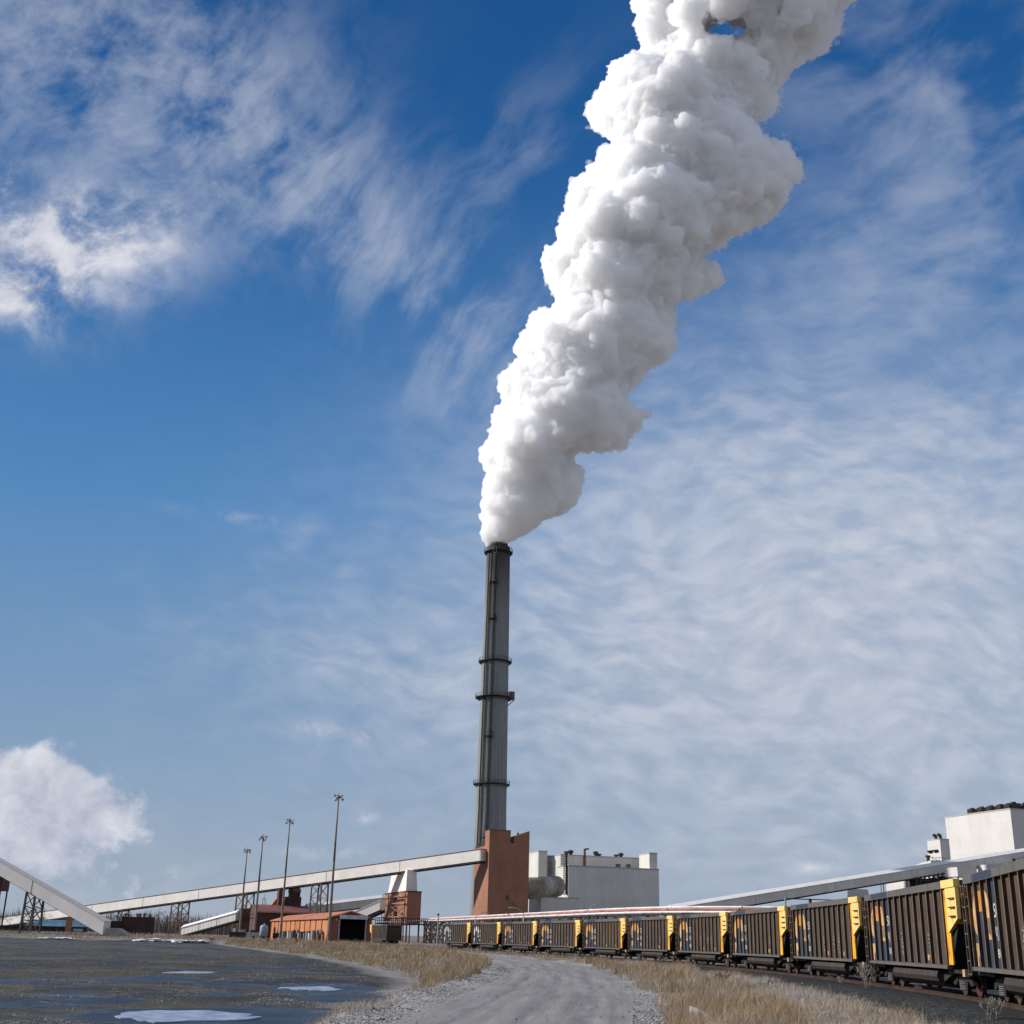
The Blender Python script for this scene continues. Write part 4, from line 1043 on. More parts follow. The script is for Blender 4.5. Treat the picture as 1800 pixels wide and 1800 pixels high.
# ------------------------------------------------------------------ pipe rack behind the train
m_pipe = surf('white_pipe', (.76, .74, .73), .45, .1, .5, dark=(.55, .5, .48))
m_pipe2 = surf('red_brown_pipe', (.42, .17, .12), .6, .35, .35, dark=(.25, .09, .06))
def pipe_rack():
    Z = 7.0
    pts = [onground(748, 1613.8, Z), onground(933, 1603.3, Z), onground(1067, 1595.8, Z), onground(1200, 1592.3, Z), onground(1382, 1593.2, Z), onground(1500, 1596, Z)]
    # resample a smooth path
    ctr = []
    for i in range(len(pts)-1):
        p0 = pts[max(0, i-1)]; p1 = pts[i]; p2 = pts[i+1]; p3 = pts[min(len(pts)-1, i+2)]
        n = max(2, int((p2-p1).length/6))
        for k in range(n):
            u = k/n; ctr.append(.5*((2*p1)+(-p0+p2)*u+(2*p0-5*p1+4*p2-p3)*u*u+(-p0+3*p1-3*p2+p3)*u**3))
    ctr.append(pts[-1]); O = ctr[0].copy(); O.z = 0
    T = thing('pipe_rack', 'long pipe rack with white and red-brown pipes running behind the wagons', 'pipe rack', O)
    C2 = [c-O for c in ctr]
    def nrm(i):
        d = (C2[min(len(C2)-1, i+1)]-C2[max(0, i-1)]); d.z = 0; d.normalize(); n = Vector((-d.y, d.x, 0)); return n if n.y > 0 else -n
    def pipe(name, dz, off, r, mt, joints=True):
        b = MB()
        for i in range(len(C2)-1):
            b.tube(C2[i]+nrm(i)*off+Vector((0, 0, dz)), C2[i+1]+nrm(i+1)*off+Vector((0, 0, dz)), r, n=10, cap=False)
            if joints and i % 2 == 0: b.tube(C2[i]+nrm(i)*off+Vector((0, 0, dz)), C2[i]+nrm(i)*off+(C2[i+1]-C2[i]).normalized()*.3+Vector((0, 0, dz)), r*1.28, n=10)
        b.build(name, mt, T, True)
    pipe('steam_pipe', -.13, 1.6, .17, m_pipe); pipe('insulated_pipe', -.45, .9, .20, m_pipe2); pipe('insulated_pipe', -.50, 1.9, .2, m_pipe2); pipe('water_pipe', -.85, .0, .19, m_pipe)
    b = MB()
    for off in (.1, 2.2):
        for i in range(len(C2)-1):
            p, q = C2[i]+nrm(i)*off, C2[i+1]+nrm(i+1)*off
            b.bar(p+Vector((0, 0, -1.15)), q+Vector((0, 0, -1.15)), .2); b.bar(p+Vector((0, 0, -2.3)), q+Vector((0, 0, -2.3)), .2)
            m = (p+q)/2; b.bar(p+Vector((0, 0, -2.3)), m+Vector((0, 0, -1.2)), .12); b.bar(m+Vector((0, 0, -1.2)), q+Vector((0, 0, -2.3)), .12); b.bar(m+Vector((0, 0, -2.3)), m+Vector((0, 0, -1.2)), .1)
    for i in range(len(C2)): b.bar(C2[i]+nrm(i)*-.2+Vector((0, 0, -1.05)), C2[i]+nrm(i)*2.4+Vector((0, 0, -1.05)), .14); 
    b.build('truss', m_steel, T)
    for i in range(0, len(C2), 3):
        b = MB()
        for off in (.1, 2.2): p = C2[i]+nrm(i)*off; b.bar((p.x, p.y, 0), (p.x, p.y, Z-2.3), .3)
        p, q = C2[i]+nrm(i)*.1, C2[i]+nrm(i)*2.2
        b.bar((p.x, p.y, .5), (q.x, q.y, Z-2.6), .14); b.bar((q.x, q.y, .5), (p.x, p.y, Z-2.6), .14); b.build('column', m_rust, T)
    # lower pipe that runs on to the left and drops to the ground
    b = MB(); s = C2[0]+Vector((0, 0, -.85)); e0 = at(750, 1618.3, O.y)-O; e1 = at(662, 1621.5, O.y-8)-O; e2 = at(661, 1641, O.y-8)-O
    b.tube(s, e0, .19, n=10); b.tube(e0, e1, .19, n=10); b.tube(e1, Vector((e1.x, e1.y, 0)), .19, n=10); b.build('drop_pipe', m_pipe, T, True)
    # lattice towers at the left end
    rnd = random.Random(11)
    a = at(746, 1624, O.y-12); c = at(790, 1624, O.y-30)
    F = thing('lattice_frame', 'rusty lattice frame of columns and cross braces left of the farthest wagons', 'steel frame', (a.x, a.y, 0))
    dv = Vector((c.x-a.x, c.y-a.y, 0)); n = 4
    for k in range(n+1):
        b = MB(); p = dv*(k/n); b.bar(p, p+Vector((0, 0, 6.1)), .32); b.build('column', m_rust, F)
        b = MB(); p = dv*(k/n)+Vector((0, 4, 0)); b.bar(p, p+Vector((0, 0, 6.1)), .32); b.build('column', m_rust, F)
    b = MB()
    for bk in (0, 4):
        for k in range(n):
            for z0, z1 in ((.2, 3), (3, 6)):
                p, q = dv*(k/n)+Vector((0, bk, 0)), dv*((k+1)/n)+Vector((0, bk, 0))
                b.bar(p+Vector((0, 0, z0)), q+Vector((0, 0, z1)), .17); b.bar(q+Vector((0, 0, z0)), p+Vector((0, 0, z1)), .17); b.bar(p+Vector((0, 0, z1)), q+Vector((0, 0, z1)), .2)
    b.build('bracing', m_steel, F)
    b = MB()
    for k in range(26):
        p = dv*rnd.uniform(0, 1)+Vector((0, rnd.uniform(1, 3), rnd.uniform(.3, 5))); s_ = rnd.uniform(.2, .8); b.box(p.x-s_, p.x+s_, p.y-.3, p.y+.3, p.z, p.z+rnd.uniform(.2, .7))
    b.build('machinery', m_lsteel, F)
    # walkway with railings below the transfer tower
    a = at(659, 1622.5, 330); c = at(751, 1615.5, 330)
    Wk = thing('walkway_bridge', 'dark steel walkway with railings below the transfer tower', 'walkway', (a.x, a.y, 0)); dv = Vector((c.x-a.x, 0, 0)); z = (a.z+c.z)/2-.6
    b = MB(); b.hexa([Vector((0, 0, z-.3)), dv+Vector((0, 0, z-.3)), dv+Vector((0, 1.6, z-.3)), Vector((0, 1.6, z-.3))], [Vector((0, 0, z)), dv+Vector((0, 0, z)), dv+Vector((0, 1.6, z)), Vector((0, 1.6, z))]); b.build('deck', m_steel, Wk)
    b = MB()
    for y in (0, 1.6):
        for k in range(27): b.bar(dv*(k/26)+Vector((0, y, z)), dv*(k/26)+Vector((0, y, z+1.3)), .1)
        for h in (.65, 1.3): b.bar(Vector((0, y, z+h)), dv+Vector((0, y, z+h)), .12)
    b.build('railing', m_steel, Wk)
    for k in (0, 1, 2, 3):
        b = MB(); b.bar(dv*(k/3)+Vector((0, .8, 0)), dv*(k/3)+Vector((0, .8, z-.3)), .28); b.build('column', m_rust, Wk)
pipe_rack()
def street_lamp(px, tpy, apx, Y, label, z0=0):
    P = at(px, tpy, Y); T = thing('street_lamp', label, 'street lamp', (P.x, P.y, z0), group='curved-arm street lamps')
    A = at(apx, tpy+(1 if apx > px else 0), Y)-Vector((P.x, P.y, 0)); s = 1 if A.x > 0 else -1; H = P.z-.9
    b = MB(); b.tube((0, 0, 0), (0, 0, H), .14, .09, 8); b.build('pole', m_lsteel, T, True)
    b = MB(); q = [Vector((0, 0, H)), Vector((A.x*.25, 0, H+.5)), Vector((A.x*.55, 0, H+.85)), Vector((A.x*.9, 0, H+.95))]
    for u, v in zip(q, q[1:]): b.tube(u, v, .07, n=6)
    b.build('arm', m_lsteel, T)
    b = MB(); e = q[-1]; b.hexa([e+Vector((0, -.15, -.12)), e+Vector((s*.8, -.12, -.08)), e+Vector((s*.8, .12, -.08)), e+Vector((0, .15, -.12))] if s > 0 else [e+Vector((s*.8, -.12, -.08)), e+Vector((0, -.15, -.12)), e+Vector((0, .15, -.12)), e+Vector((s*.8, .12, -.08))],
                              [e+Vector((0, -.1, .12)), e+Vector((s*.8, -.05, .05)), e+Vector((s*.8, .05, .05)), e+Vector((0, .1, .12))] if s > 0 else [e+Vector((s*.8, -.05, .05)), e+Vector((0, -.1, .12)), e+Vector((0, .1, .12)), e+Vector((s*.8, .05, .05))]); b.build('lamp_head', m_lsteel, T)
street_lamp(1033.5, 1589, 1058, 215, 'street lamp with arm to the right, in front of the pale grey boiler house')
street_lamp(920.5, 1596.5, 899, 225, 'street lamp with arm to the left, in front of the brown tower')
street_lamp(836, 1603.5, 854, 235, 'faint street lamp at the foot of the brown tower')
def plain_pole(px, tpy, bpy_, Y, label, mt=None, h=None):
    P = at(px, tpy, Y); T = thing('pole', label, 'pole', (P.x, P.y, 0)); b = MB(); b.tube((0, 0, 0), (0, 0, P.z), .15, .11, 8); b.build('shaft', mt or m_lsteel, T)
    b = MB(); b.box(-.18, .18, -.18, .18, P.z+.002, P.z+.3); b.build('cap', m_steel, T)
plain_pole(770.5, 1609, 0, 225, 'plain pale pole in front of the lattice frame')
def overhead_rail():
    a = at(1380.5, 1578, 290); c = at(1488, 1583, 296); T = thing('overhead_rail', 'thin overhead rail on posts behind the wagons, below the right gallery', 'rail', (a.x, a.y, 0))
    d = c-a; b = MB(); b.bar((0, 0, a.z-.2), (d.x, d.y, c.z), .22); b.build('beam', m_steel, T)
    for f in (0, .4, .8):
        b = MB(); b.bar((d.x*f, d.y*f, 0), (d.x*f, d.y*f, a.z+(c.z-a.z)*f+(0.1 if f else .1)), .3); b.build('post', m_lsteel if f == 0 else m_steel, T)
    q = MB(); q.box(d.x*.4-.3, d.x*.4+.3, d.y*.4-.3, d.y*.4+.3, a.z-1.6, a.z-.25); q.build('hoist', m_steel, T)
overhead_rail()
# ------------------------------------------------------------------ track and train
NEAR = [(12.7, 26.4), (15.7, 43.0), (17.1, 59.8), (17.4, 76.7), (16.8, 93.6), (15.1, 110.4), (12.6, 127.1), (9.1, 143.7), (4.6, 160.0), (0.0, 176.3), (-4.6, 192.5)]
def tz(y): return float(np.interp(y, [20, 43, 193, 320], [.47, .45, .14, .05]))     # top of rail
WL = 15.9
TRK = []     # centre line of the track
for i, p in enumerate(NEAR):
    a = NEAR[max(0, i-1)]; c = NEAR[min(len(NEAR)-1, i+1)]
    d = Vector((c[0]-a[0], c[1]-a[1])).normalized(); n = Vector((d.y, -d.x))
    TRK.append(Vector((p[0], p[1]))+n*1.6)
d0 = (TRK[0]-TRK[1]); TRK = [TRK[0]+d0*1.2]+TRK+[Vector((-6.5, 210)), Vector((-11, 226)), Vector((-17.5, 246)), Vector((-25, 270)), Vector((-35, 300)), Vector((-48, 335))]
def spline2(P, step):
    out = []
    for i in range(len(P)-1):
        p0 = P[max(0, i-1)]; p1 = P[i]; p2 = P[i+1]; p3 = P[min(len(P)-1, i+2)]; n = max(2, int((p2-p1).length/step))
        for k in range(n):
            u = k/n; out.append(.5*((2*p1)+(-p0+p2)*u+(2*p0-5*p1+4*p2-p3)*u*u+(-p0+3*p1-3*p2+p3)*u**3))
    out.append(P[-1]); return out
TRC = spline2(TRK, 2.0)

def wagon_brown():
    m, t, b = new_mat('coal_stained_brown_paint'); co = coords(t)
    oi = t.node('ShaderNodeObjectInfo'); off = t.math('MULTIPLY', oi.outputs['Random'], 37.0)
    v = t.vmath('ADD', co, t.comb(off, off, off))
    X = t.sep(co)
    n1 = t.noise(t.mapping(v, sc=(1.2, 1.2, .22)), 1.4, 7, .68); n2 = t.noise(v, .55, 5, .6); n3 = t.noise(v, 7, 5, .7)
    c = t.mix(t.mapr(n2, .3, .7), (.056, .038, .025), (.110, .072, .044))
    c = t.mix(t.mapr(n1, .5, .72, 0, .8), c, (.135, .062, .032))
    c = t.mix(t.mapr(n1, .34, .48, .6, 0), c, (.035, .032, .032))
    c = t.mix(t.mapr(n3, .58, .75, 0, .35), c, (.20, .17, .15))
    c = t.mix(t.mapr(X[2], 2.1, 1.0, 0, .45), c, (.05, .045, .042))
    c = t.mix(t.math('MULTIPLY', oi.outputs['Random'], .55), c, (.050, .042, .038)); n4 = t.noise(t.mapping(v, sc=(.5, .5, .9)), 1.1, 6, .7); c = t.mix(t.mapr(n4, .56, .7, 0, .7), c, (.15, .075, .040))
    t.link(c, b.inputs['Base Color']); b.inputs['Roughness'].default_value = .75; b.inputs['Specular IOR Level'].default_value = .15
    bump(t, b, n3, .012); return m
def worn_paint(name, col, wear=.5, wcol=(.07, .05, .04), em=None):
    m, t, b = new_mat(name); co = coords(t); oi = t.node('ShaderNodeObjectInfo'); off = t.math('MULTIPLY', oi.outputs['Random'], 53.0)
    v = t.vmath('ADD', co, t.comb(off, off, off)); n1 = t.noise(t.mapping(v, sc=(1.5, 1.5, .5)), 2.2, 8, .72); n2 = t.noise(v, .8, 4, .6)
    c = t.mix(t.mapr(n2, .3, .7, 0, .45), col, tuple(k*.62 for k in col)); c = t.mix(t.mapr(n1, .66-.22*wear, .74-.18*wear, 0, .85), c, wcol)
    t.link(c, b.inputs['Base Color']); b.inputs['Roughness'].default_value = .6; b.inputs['Specular IOR Level'].default_value = .25; return m
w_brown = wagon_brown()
w_chord = worn_paint('dusty_top_chord', (.115, .105, .095), .6)
w_rib = worn_paint('rib_edge', (.155, .13, .11), .7)
w_yel = worn_paint('yellow_end_paint', (.78, .38, .03), .75, (.26, .10, .035))
w_pyel = worn_paint('pale_yellow_paint', (.88, .58, .19), .5, (.33, .17, .06))
w_blue = worn_paint('faded_blue_panel', (.028, .045, .075), .75)
w_org = worn_paint('orange_emblem', (.60, .25, .045), .6)
w_porg = worn_paint('peach_emblem', (.60, .36, .16), .65)
w_wht = worn_paint('white_lettering', (.60, .585, .55), .65)
w_tub = worn_paint('tub_paint', (.040, .033, .028), .6, (.11, .06, .04))
w_dark = surf('running_gear', (.022, .020, .019), .7, .3, 2)
w_wheel = surf('wheel_steel', (.10, .05, .035), .5, .4, 3)
w_coal = surf('coal', (.012, .012, .013), .6, .3, 2, bumpn=.1)
NR = 12
Z0, Z1, HW = .92, 3.78, 1.53        # sill, top chord, half width to the panel face
def glyph(s, ch, y, x0, z0, w, h, st):
    """upright stroke letters on the wagon side (plane y), x runs to the far end so letters mirror to read from outside"""
    G = {'C': [(0,0,0,1),(0,1,1,1),(0,0,1,0)], 'S': [(0,1,1,1),(0,.5,0,1),(0,.5,1,.5),(1,0,1,.5),(0,0,1,0)], 'D': [(0,0,0,1),(0,1,.8,1),(.8,1,1,.8),(1,.2,1,.8),(0,0,.8,0),(.8,0,1,.2)],
         'E': [(0,0,0,1),(0,1,1,1),(0,.5,.8,.5),(0,0,1,0)], '4': [(0,.4,0,1),(0,.4,1,.4),(1,0,1,1)], '5': [(0,1,1,1),(0,.5,0,1),(0,.5,1,.5),(1,0,1,.5),(0,0,1,0)], '0': [(0,0,0,1),(0,1,1,1),(1,0,1,1),(0,0,1,0)],
         '3': [(0,1,1,1),(.2,.5,1,.5),(1,0,1,1),(0,0,1,0)], '1': [(.5,0,.5,1)], '8': [(0,0,0,1),(0,1,1,1),(1,0,1,1),(0,0,1,0),(0,.5,1,.5)]}
    for a, b_, c, d in G[ch]:
        # near end is x=0 and is on the right when read from outside, so flip x
        xa, xc = x0-w*a, x0-w*c; za, zc = z0+h*b_, z0+h*d
        xl, xh = min(xa, xc)-st/2, max(xa, xc)+st/2; zl, zh = min(za, zc)-st/2, max(za, zc)+st/2
        s.box(xl, xh, y+.0015, y+.006, zl, zh)
def make_wagon(white=False, variant=0):
    """near end at local x=0, far end at x=WL; the decorated side is local +y"""
    T = thing('coal_wagon', 'x', 'coal wagon', (0, 0, 0), group='ribbed brown coal wagons coupled in one long train')
    P = HW; e0, e1 = 2.1, WL-.75
    b = MB()
    for s in (-1, 1):
        b.box(e0, e1, s*P-.03*(s > 0), s*P+.03*(s < 0), Z0, Z1)
    b.box(e0, e1, -P+.05, P-.05, Z0-.002, Z0+.08)
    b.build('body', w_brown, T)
    pit = (e1-e0)/NR
    for s in (-1, 1):
        b = MB()
        for k in range(NR+1):
            x = e0+k*pit; b.box(x-.05, x+.05, s*(P+.095), s*(P+.003), Z0+.14, Z1-.14)
        ro = b.build('side_ribs', w_brown, T)
        b = MB()
        for k in range(NR+1):
            x = e0+k*pit; b.box(x-.075, x+.01, s*(P+.098), s*(P+.115), Z0+.14, Z1-.14)
        b.build('rib_flanges', w_rib, ro)
        b = MB(); b.box(e0-.3, e1+.5, s*(P-.10), s*(P+.14), Z1-.14, Z1+.12); b.build('top_chord', w_chord, T)
        b = MB(); b.box(e0-.15, e1+.3, s*(P-.2), s*(P+.15), Z0-.0, Z0+.12); b.build('side_sill', w_chord, T)
    b = MB()
    b.box(.10, .36, -P+.102, P-.102, Z1-.10, Z1+.10); b.box(WL-.4, WL-.16, -P+.102, P-.102, Z1-.10, Z1+.10)
    b.build('end_chord', w_chord, T)
    # yellow near end: side strip, corner plate cut on the diagonal, end wall with shelf
    for s in (-1, 1):
        b = MB(); b.box(e0-.65, e0-.053, s*P, s*(P+.05), Z0+.14, Z1-.14); b.build('end_panel', w_yel, T)
        b = MB(); b.extr([(.12, Z0+1.66), (e0-.652, Z0+1.2), (e0-.652, Z1-.14), (.12, Z1-.14)], 'y', s*(P+.0), s*(P+.13))
        b.box(.10, e0-.303, s*(P-.05), s*(P+.17), Z1-.135, Z1+.13)
        b.build('corner_plate', w_pyel, T)
    b = MB()
    b.box(.62, .68, -P+.02, P-.02, Z0+1.5, Z1-.1)
    for y in (-1.0, -.35, .35, 1.0): b.box(.36, .617, y-.05, y+.05, Z0+1.4, Z1-.1)
    b.build('end_wall', w_yel, T); b = MB()
    b.hexa([(2.0, -P+.02, Z0-.05), (3.2, -P+.02, Z0-.05), (3.2, P-.02, Z0-.05), (2.0, P-.02, Z0-.05)], [(.62, -P+.02, Z0+1.5), (.70, -P+.02, Z0+1.5), (.70, P-.02, Z0+1.5), (.62, P-.02, Z0+1.5)])
    b.build('slope_sheet', w_dark, T)  # dark colour stands in for the shaded void below the diagonal cut
    b = MB(); b.box(.14, .6, -P+.05, P-.05, Z0+2.05, Z0+2.1); b.box(.14, .6, -P+.05, P-.05, Z1-.5, Z1-.45); b.build('end_shelf', w_pyel, T)
    b = MB(); b.box(WL-.68, WL-.62, -P+.02, P-.02, Z0+1.2, Z1-.1); b.hexa([(WL-2.6, -P+.02, Z0-.05), (WL-.9, -P+.02, Z0-.05), (WL-.9, P-.02, Z0-.05), (WL-2.6, P-.02, Z0-.05)], [(WL-.70, -P+.02, Z0+1.2), (WL-.62, -P+.02, Z0+1.2), (WL-.62, P-.02, Z0+1.2), (WL-.70, P-.02, Z0+1.2)])
    b.build('end_wall', w_brown, T)
    # grab irons and ladders
    for s in (-1, 1):
        b = MB(); y = s*(P+.20)
        for k in range(7):
            z = Z0+1.75+k*.30; 
            if z > Z1-.3: break
            b.bar((.3, y, z), (.95, y, z), .035); b.bar((.3, s*(P+.12), z), (.3, y, z), .04); b.bar((.95, s*(P+.12), z), (.95, y, z), .04)
        b.build('ladder', w_dark, T)
        b = MB(); x = WL-.45
        for xx in (x-.22, x+.22): b.bar((xx, y, .75), (xx, y, Z1-.14), .045)
        for k in range(7): b.bar((x-.22, y, .8+k*.42), (x+.22, y, .8+k*.42), .035)
        b.build('ladder', w_rib, T)
    # end platform, draft sill, couplers
    for xs, sg in ((.0, 1), (WL, -1)):
        b = MB(); b.box(xs+sg*.18, xs+sg*2.8, -1.45, 1.45, .78, .90); b.box(xs-sg*.30, xs+sg*3.2, -.22, .22, .48, .777); b.build('end_sill', w_dark, T)
        b = MB(); b.box(xs-sg*.52, xs-sg*.303, -.14, .16, .50, .74); b.build('coupler', w_wheel, T)
    for sy in (-1, 1):
        b = MB(); b.box(.12, .42, sy*(P-.10), sy*(P+.06), .70, .93); b.build('step_bracket', w_porg if sy > 0 else w_dark, T)
    # rounded tub between the trucks
    b = MB(); prof = [(-1.50, Z0-.1)]
    for k in range(9):
        a = math.pi*k/8; prof.append((-1.56*math.cos(a)*abs(math.cos(a))**-.35 if abs(math.cos(a)) > .05 else 0, .62-.42*math.sin(a)))
    prof.append((1.50, Z0-.1)); x0, x1 = 4.0, WL-4.6
    b.extr(prof, 'x', x0, x1); b.hexa([(x0-1.3, -1.3, .758), (x0-.002, -1.3, .45), (x0-.002, 1.3, .45), (x0-1.3, 1.3, .758)], [(x0-1.4, -1.3, .762), (x0-.002, -1.3, .762), (x0-.002, 1.3, .762), (x0-1.4, 1.3, .762)])
    b.build('tub', w_tub, T, False)
    # trucks
    for xc in (2.15, WL-2.15):
        b = MB()
        for s in (-1, 1):
            y = s*1.05
            b.extr([(xc-1.3, .42), (xc-1.1, .62), (xc-.5, .72), (xc+.5, .72), (xc+1.1, .62), (xc+1.3, .42), (xc+1.0, .36), (xc+.55, .56), (xc+.45, .20), (xc-.45, .20), (xc-.55, .56), (xc-1.0, .36)], 'y', y-.07, y+.07)
        b.box(xc-.25, xc+.25, -1.1, 1.1, .55, .777)
        tr = b.build('truck', w_dark, T)
        for dx in (-.89, .89):
            q = MB()
            for s in (-1, 1):
                q.tube((xc+dx, s*.70, .455), (xc+dx, s*.84, .455), .455, .44, 22); q.tube((xc+dx, s*.84, .455), (xc+dx, s*.87, .455), .17, .15, 12)
            q.tube((xc+dx, -.7, .455), (xc+dx, .7, .455), .09, n=8, cap=False); q.build('wheelset', w_wheel, tr)
        for s in (-1, 1):
            q = MB()
            for dx in (-.2, 0.02, .24):
                for k in range(5): q.tube((xc+dx-.02, s*1.10, .25+k*.06), (xc+dx-.02, s*1.10, .275+k*.06), .09, n=8)
            q.build('springs', w_lsp, tr)
    # painted panels near the far end and reflector squares; same on both sides
    yy = -P-.004
    def pan(k): return e0+k*pit+.09, e0+(k+1)*pit-.09      # clear width of panel k
    for s in (-1, 1):
        b = MB()
        for k in (NR-1, NR-2, NR-3, NR-4):
            xa, xb = pan(k); zt = Z1-.14 if k in (NR-4,) else Z1-.9
            b.box(xa, xb, s*(P+.001), s*(P+.004), Z0+.14, zt)
        b.box(e0+pit*(NR-4)+.09, e0+pit*(NR-1), s*(P+.141), s*(P+.144), Z1-.12, Z1+.10)
        b.build('blue_panel', w_blue, T)
    oc, pc = (w_wht, w_wht) if white else (w_org, w_porg)
    # horseshoe emblem over three panels: block at the top, two legs, the left one broken
    k1, k2, k3 = NR-2, NR-3, NR-1
    s = -1
    Y0, Y1 = (P+.0045), (P+.0075)
    b = MB(); xm0, xm1 = pan(k1); b.box(xm0, xm1, Y0, Y1, Z1-1.05, Z1-.42)
    b.box(xm0-.18, xm1+.18, -(P+.205), -(P+.201), Z1-1.0, Z1-.48) if False else None
    b.build('emblem_block', oc, T)
    b = MB()
    xa, xb = pan(k2)           # nearer leg
    b.extr([(xb, Z1-.42), (xb-.30, Z1-.55), (xb-.55, Z1-.95), (xb-.62, Z1-1.5), (xb-.62, Z0+.95), (xb-.05, Z0+.95), (xb-.05, Z1-1.3), (xb, Z1-1.05)], 'y', Y0, Y1)
    xa3, xb3 = pan(k3)         # farther leg
    b.extr([(xa3, Z1-.42), (xa3+.45, Z1-.5), (xa3+.80, Z1-.75), (xa3+.98, Z1-1.1), (xa3+.98, Z1-1.35), (xa3+.80, Z1-1.65), (xa3+.50, Z1-1.78), (xa3+.35, Z1-1.1), (xa3, Z1-1.05)], 'y', Y0, Y1)
    b.extr([(xa3+.40, Z0+.45), (xa3+.90, Z0+.45), (xa3+.90, Z0+.85), (xa3+.40, Z0+.85)], 'y', Y0, Y1)
    b.extr([(xa3+.70, Z0+.14), (xa3+.88, Z0+.14), (xa3+.89, Z0+.448), (xa3+.66, Z0+.448)], 'y', Y0, Y1)
    b.build('emblem_legs', pc, T)
    b = MB(); 
    for j in range(5): b.box(xb-.58+j*.11, xb-.53+j*.11, Y1+.0005, Y1+.004, Z0+1.05+j*.02, Z0+1.6)
    b.build('emblem_hatch', w_blue, T)
    # lettering on the panel next to the emblem, stacked in pairs
    b = MB(); xa, xb = pan(NR-4)
    for (c1, c2), z in ((('S', 'C'), Z0+1.62), (('4', '1'), Z0+.95), (('8', '0'), Z0+.45)):
        h = .34 if z > Z0+.5 else .2
        glyph(b, c1, (P+.004), xb-.12, z, .20, h, .06); glyph(b, c2, (P+.004), xb-.45, z, .20, h, .06)
    b.build('lettering', w_wht, T)
    b = MB(); rnd = random.Random(variant+5)
    for k in ((1, 4), (2,), (5, 7))[variant % 3]: 
        xa, xb = pan(k); x = xb-.34; b.box(x, x+.2, (P+.002), (P+.006), Z0+.26, Z0+.46)
    b.build('reflector', w_porg if variant % 2 else w_org, T)
    b = MB(); 
    for kk in ((2, 3, 5) if variant % 2 == 0 else (2, 6)):
        xa, xb = pan(kk); x = xa+.35; z = Z0+.35; pv = Vector((x, (P+.008), z))
        for j in range(13):
            nx = Vector((min(xb-.05, max(xa+.05, x+rnd.uniform(-.18, .22))), (P+.008), z+.07+j*.07)); b.bar(pv, nx, .035, .006); pv = nx
    b.build('graffiti', w_wht, T)
    # load of coal just below the rim
    b = MB(); b.hexa([(1.2, -P+.06, Z1-.9), (WL-1.2, -P+.06, Z1-.9), (WL-1.2, P-.06, Z1-.9), (1.2, P-.06, Z1-.9)], [(2.2, -.5, Z1-.3), (WL-2.2, -.5, Z1-.3), (WL-2.2, .5, Z1-.3), (2.2, .5, Z1-.3)]); b.build('coal_load', w_coal, T)
    return T
w_lsp = surf('spring_steel', (.20, .19, .18), .5, .2, 3)
proto = [make_wagon(False, 0), make_wagon(False, 1), make_wagon(True, 1)]
ordn = ['nearest coal wagon, cut by the right edge, with big orange emblem', 'second nearest coal wagon, with white graffiti between its ribs and bright yellow corner',
        'third nearest coal wagon, left of the one with graffiti', 'fourth nearest coal wagon, below the thin overhead rail', 'fifth nearest coal wagon, below the end of the right gallery',
        'sixth nearest coal wagon, right of the pale boiler house corner', 'seventh nearest coal wagon, in front of the pale grey boiler house', 'eighth nearest coal wagon, beside the street lamp with arm to the right',
        'ninth coal wagon, in front of the brown tower', 'tenth coal wagon, with white emblem, left of the brown tower', 'eleventh coal wagon, with white emblem, last before the lattice frame']
used = set()
for i in range(11):
    # box between two points on the near side line: near end NEAR[i], far end towards NEAR[i+1]
    if i == 0: p, q = Vector(NEAR[0]), Vector(NEAR[1])
    elif i < 10: p, q = Vector(NEAR[i]), Vector(NEAR[i+1])
    else: p = Vector(NEAR[10]); q = p+Vector((-5.2, 16.0))
    d = (q-p).normalized(); n = Vector((d.y, -d.x)); o = p+n*1.72+d*.5
    ang = math.atan2(d.y, d.x); z = tz(p.y+8); slope = math.atan2(tz(p.y+16)-tz(p.y), 16)
    pr = proto[2] if i >= 9 else proto[i % 2 if i else 0]
    if pr not in used: w = pr; used.add(pr); w.location = (o.x, o.y, z); w.rotation_euler = (0, -slope, ang); w['label'] = ordn[i]
    else: w = dup(pr, (o.x, o.y, z), ang, ordn[i], -slope)
# the odd wagon farther down the line
o = at(662, 1652, 277)
w = dup(proto[1], (o.x, o.y, .1), rad(90+19+180), 'lone coal wagon standing far back, below the transfer tower')

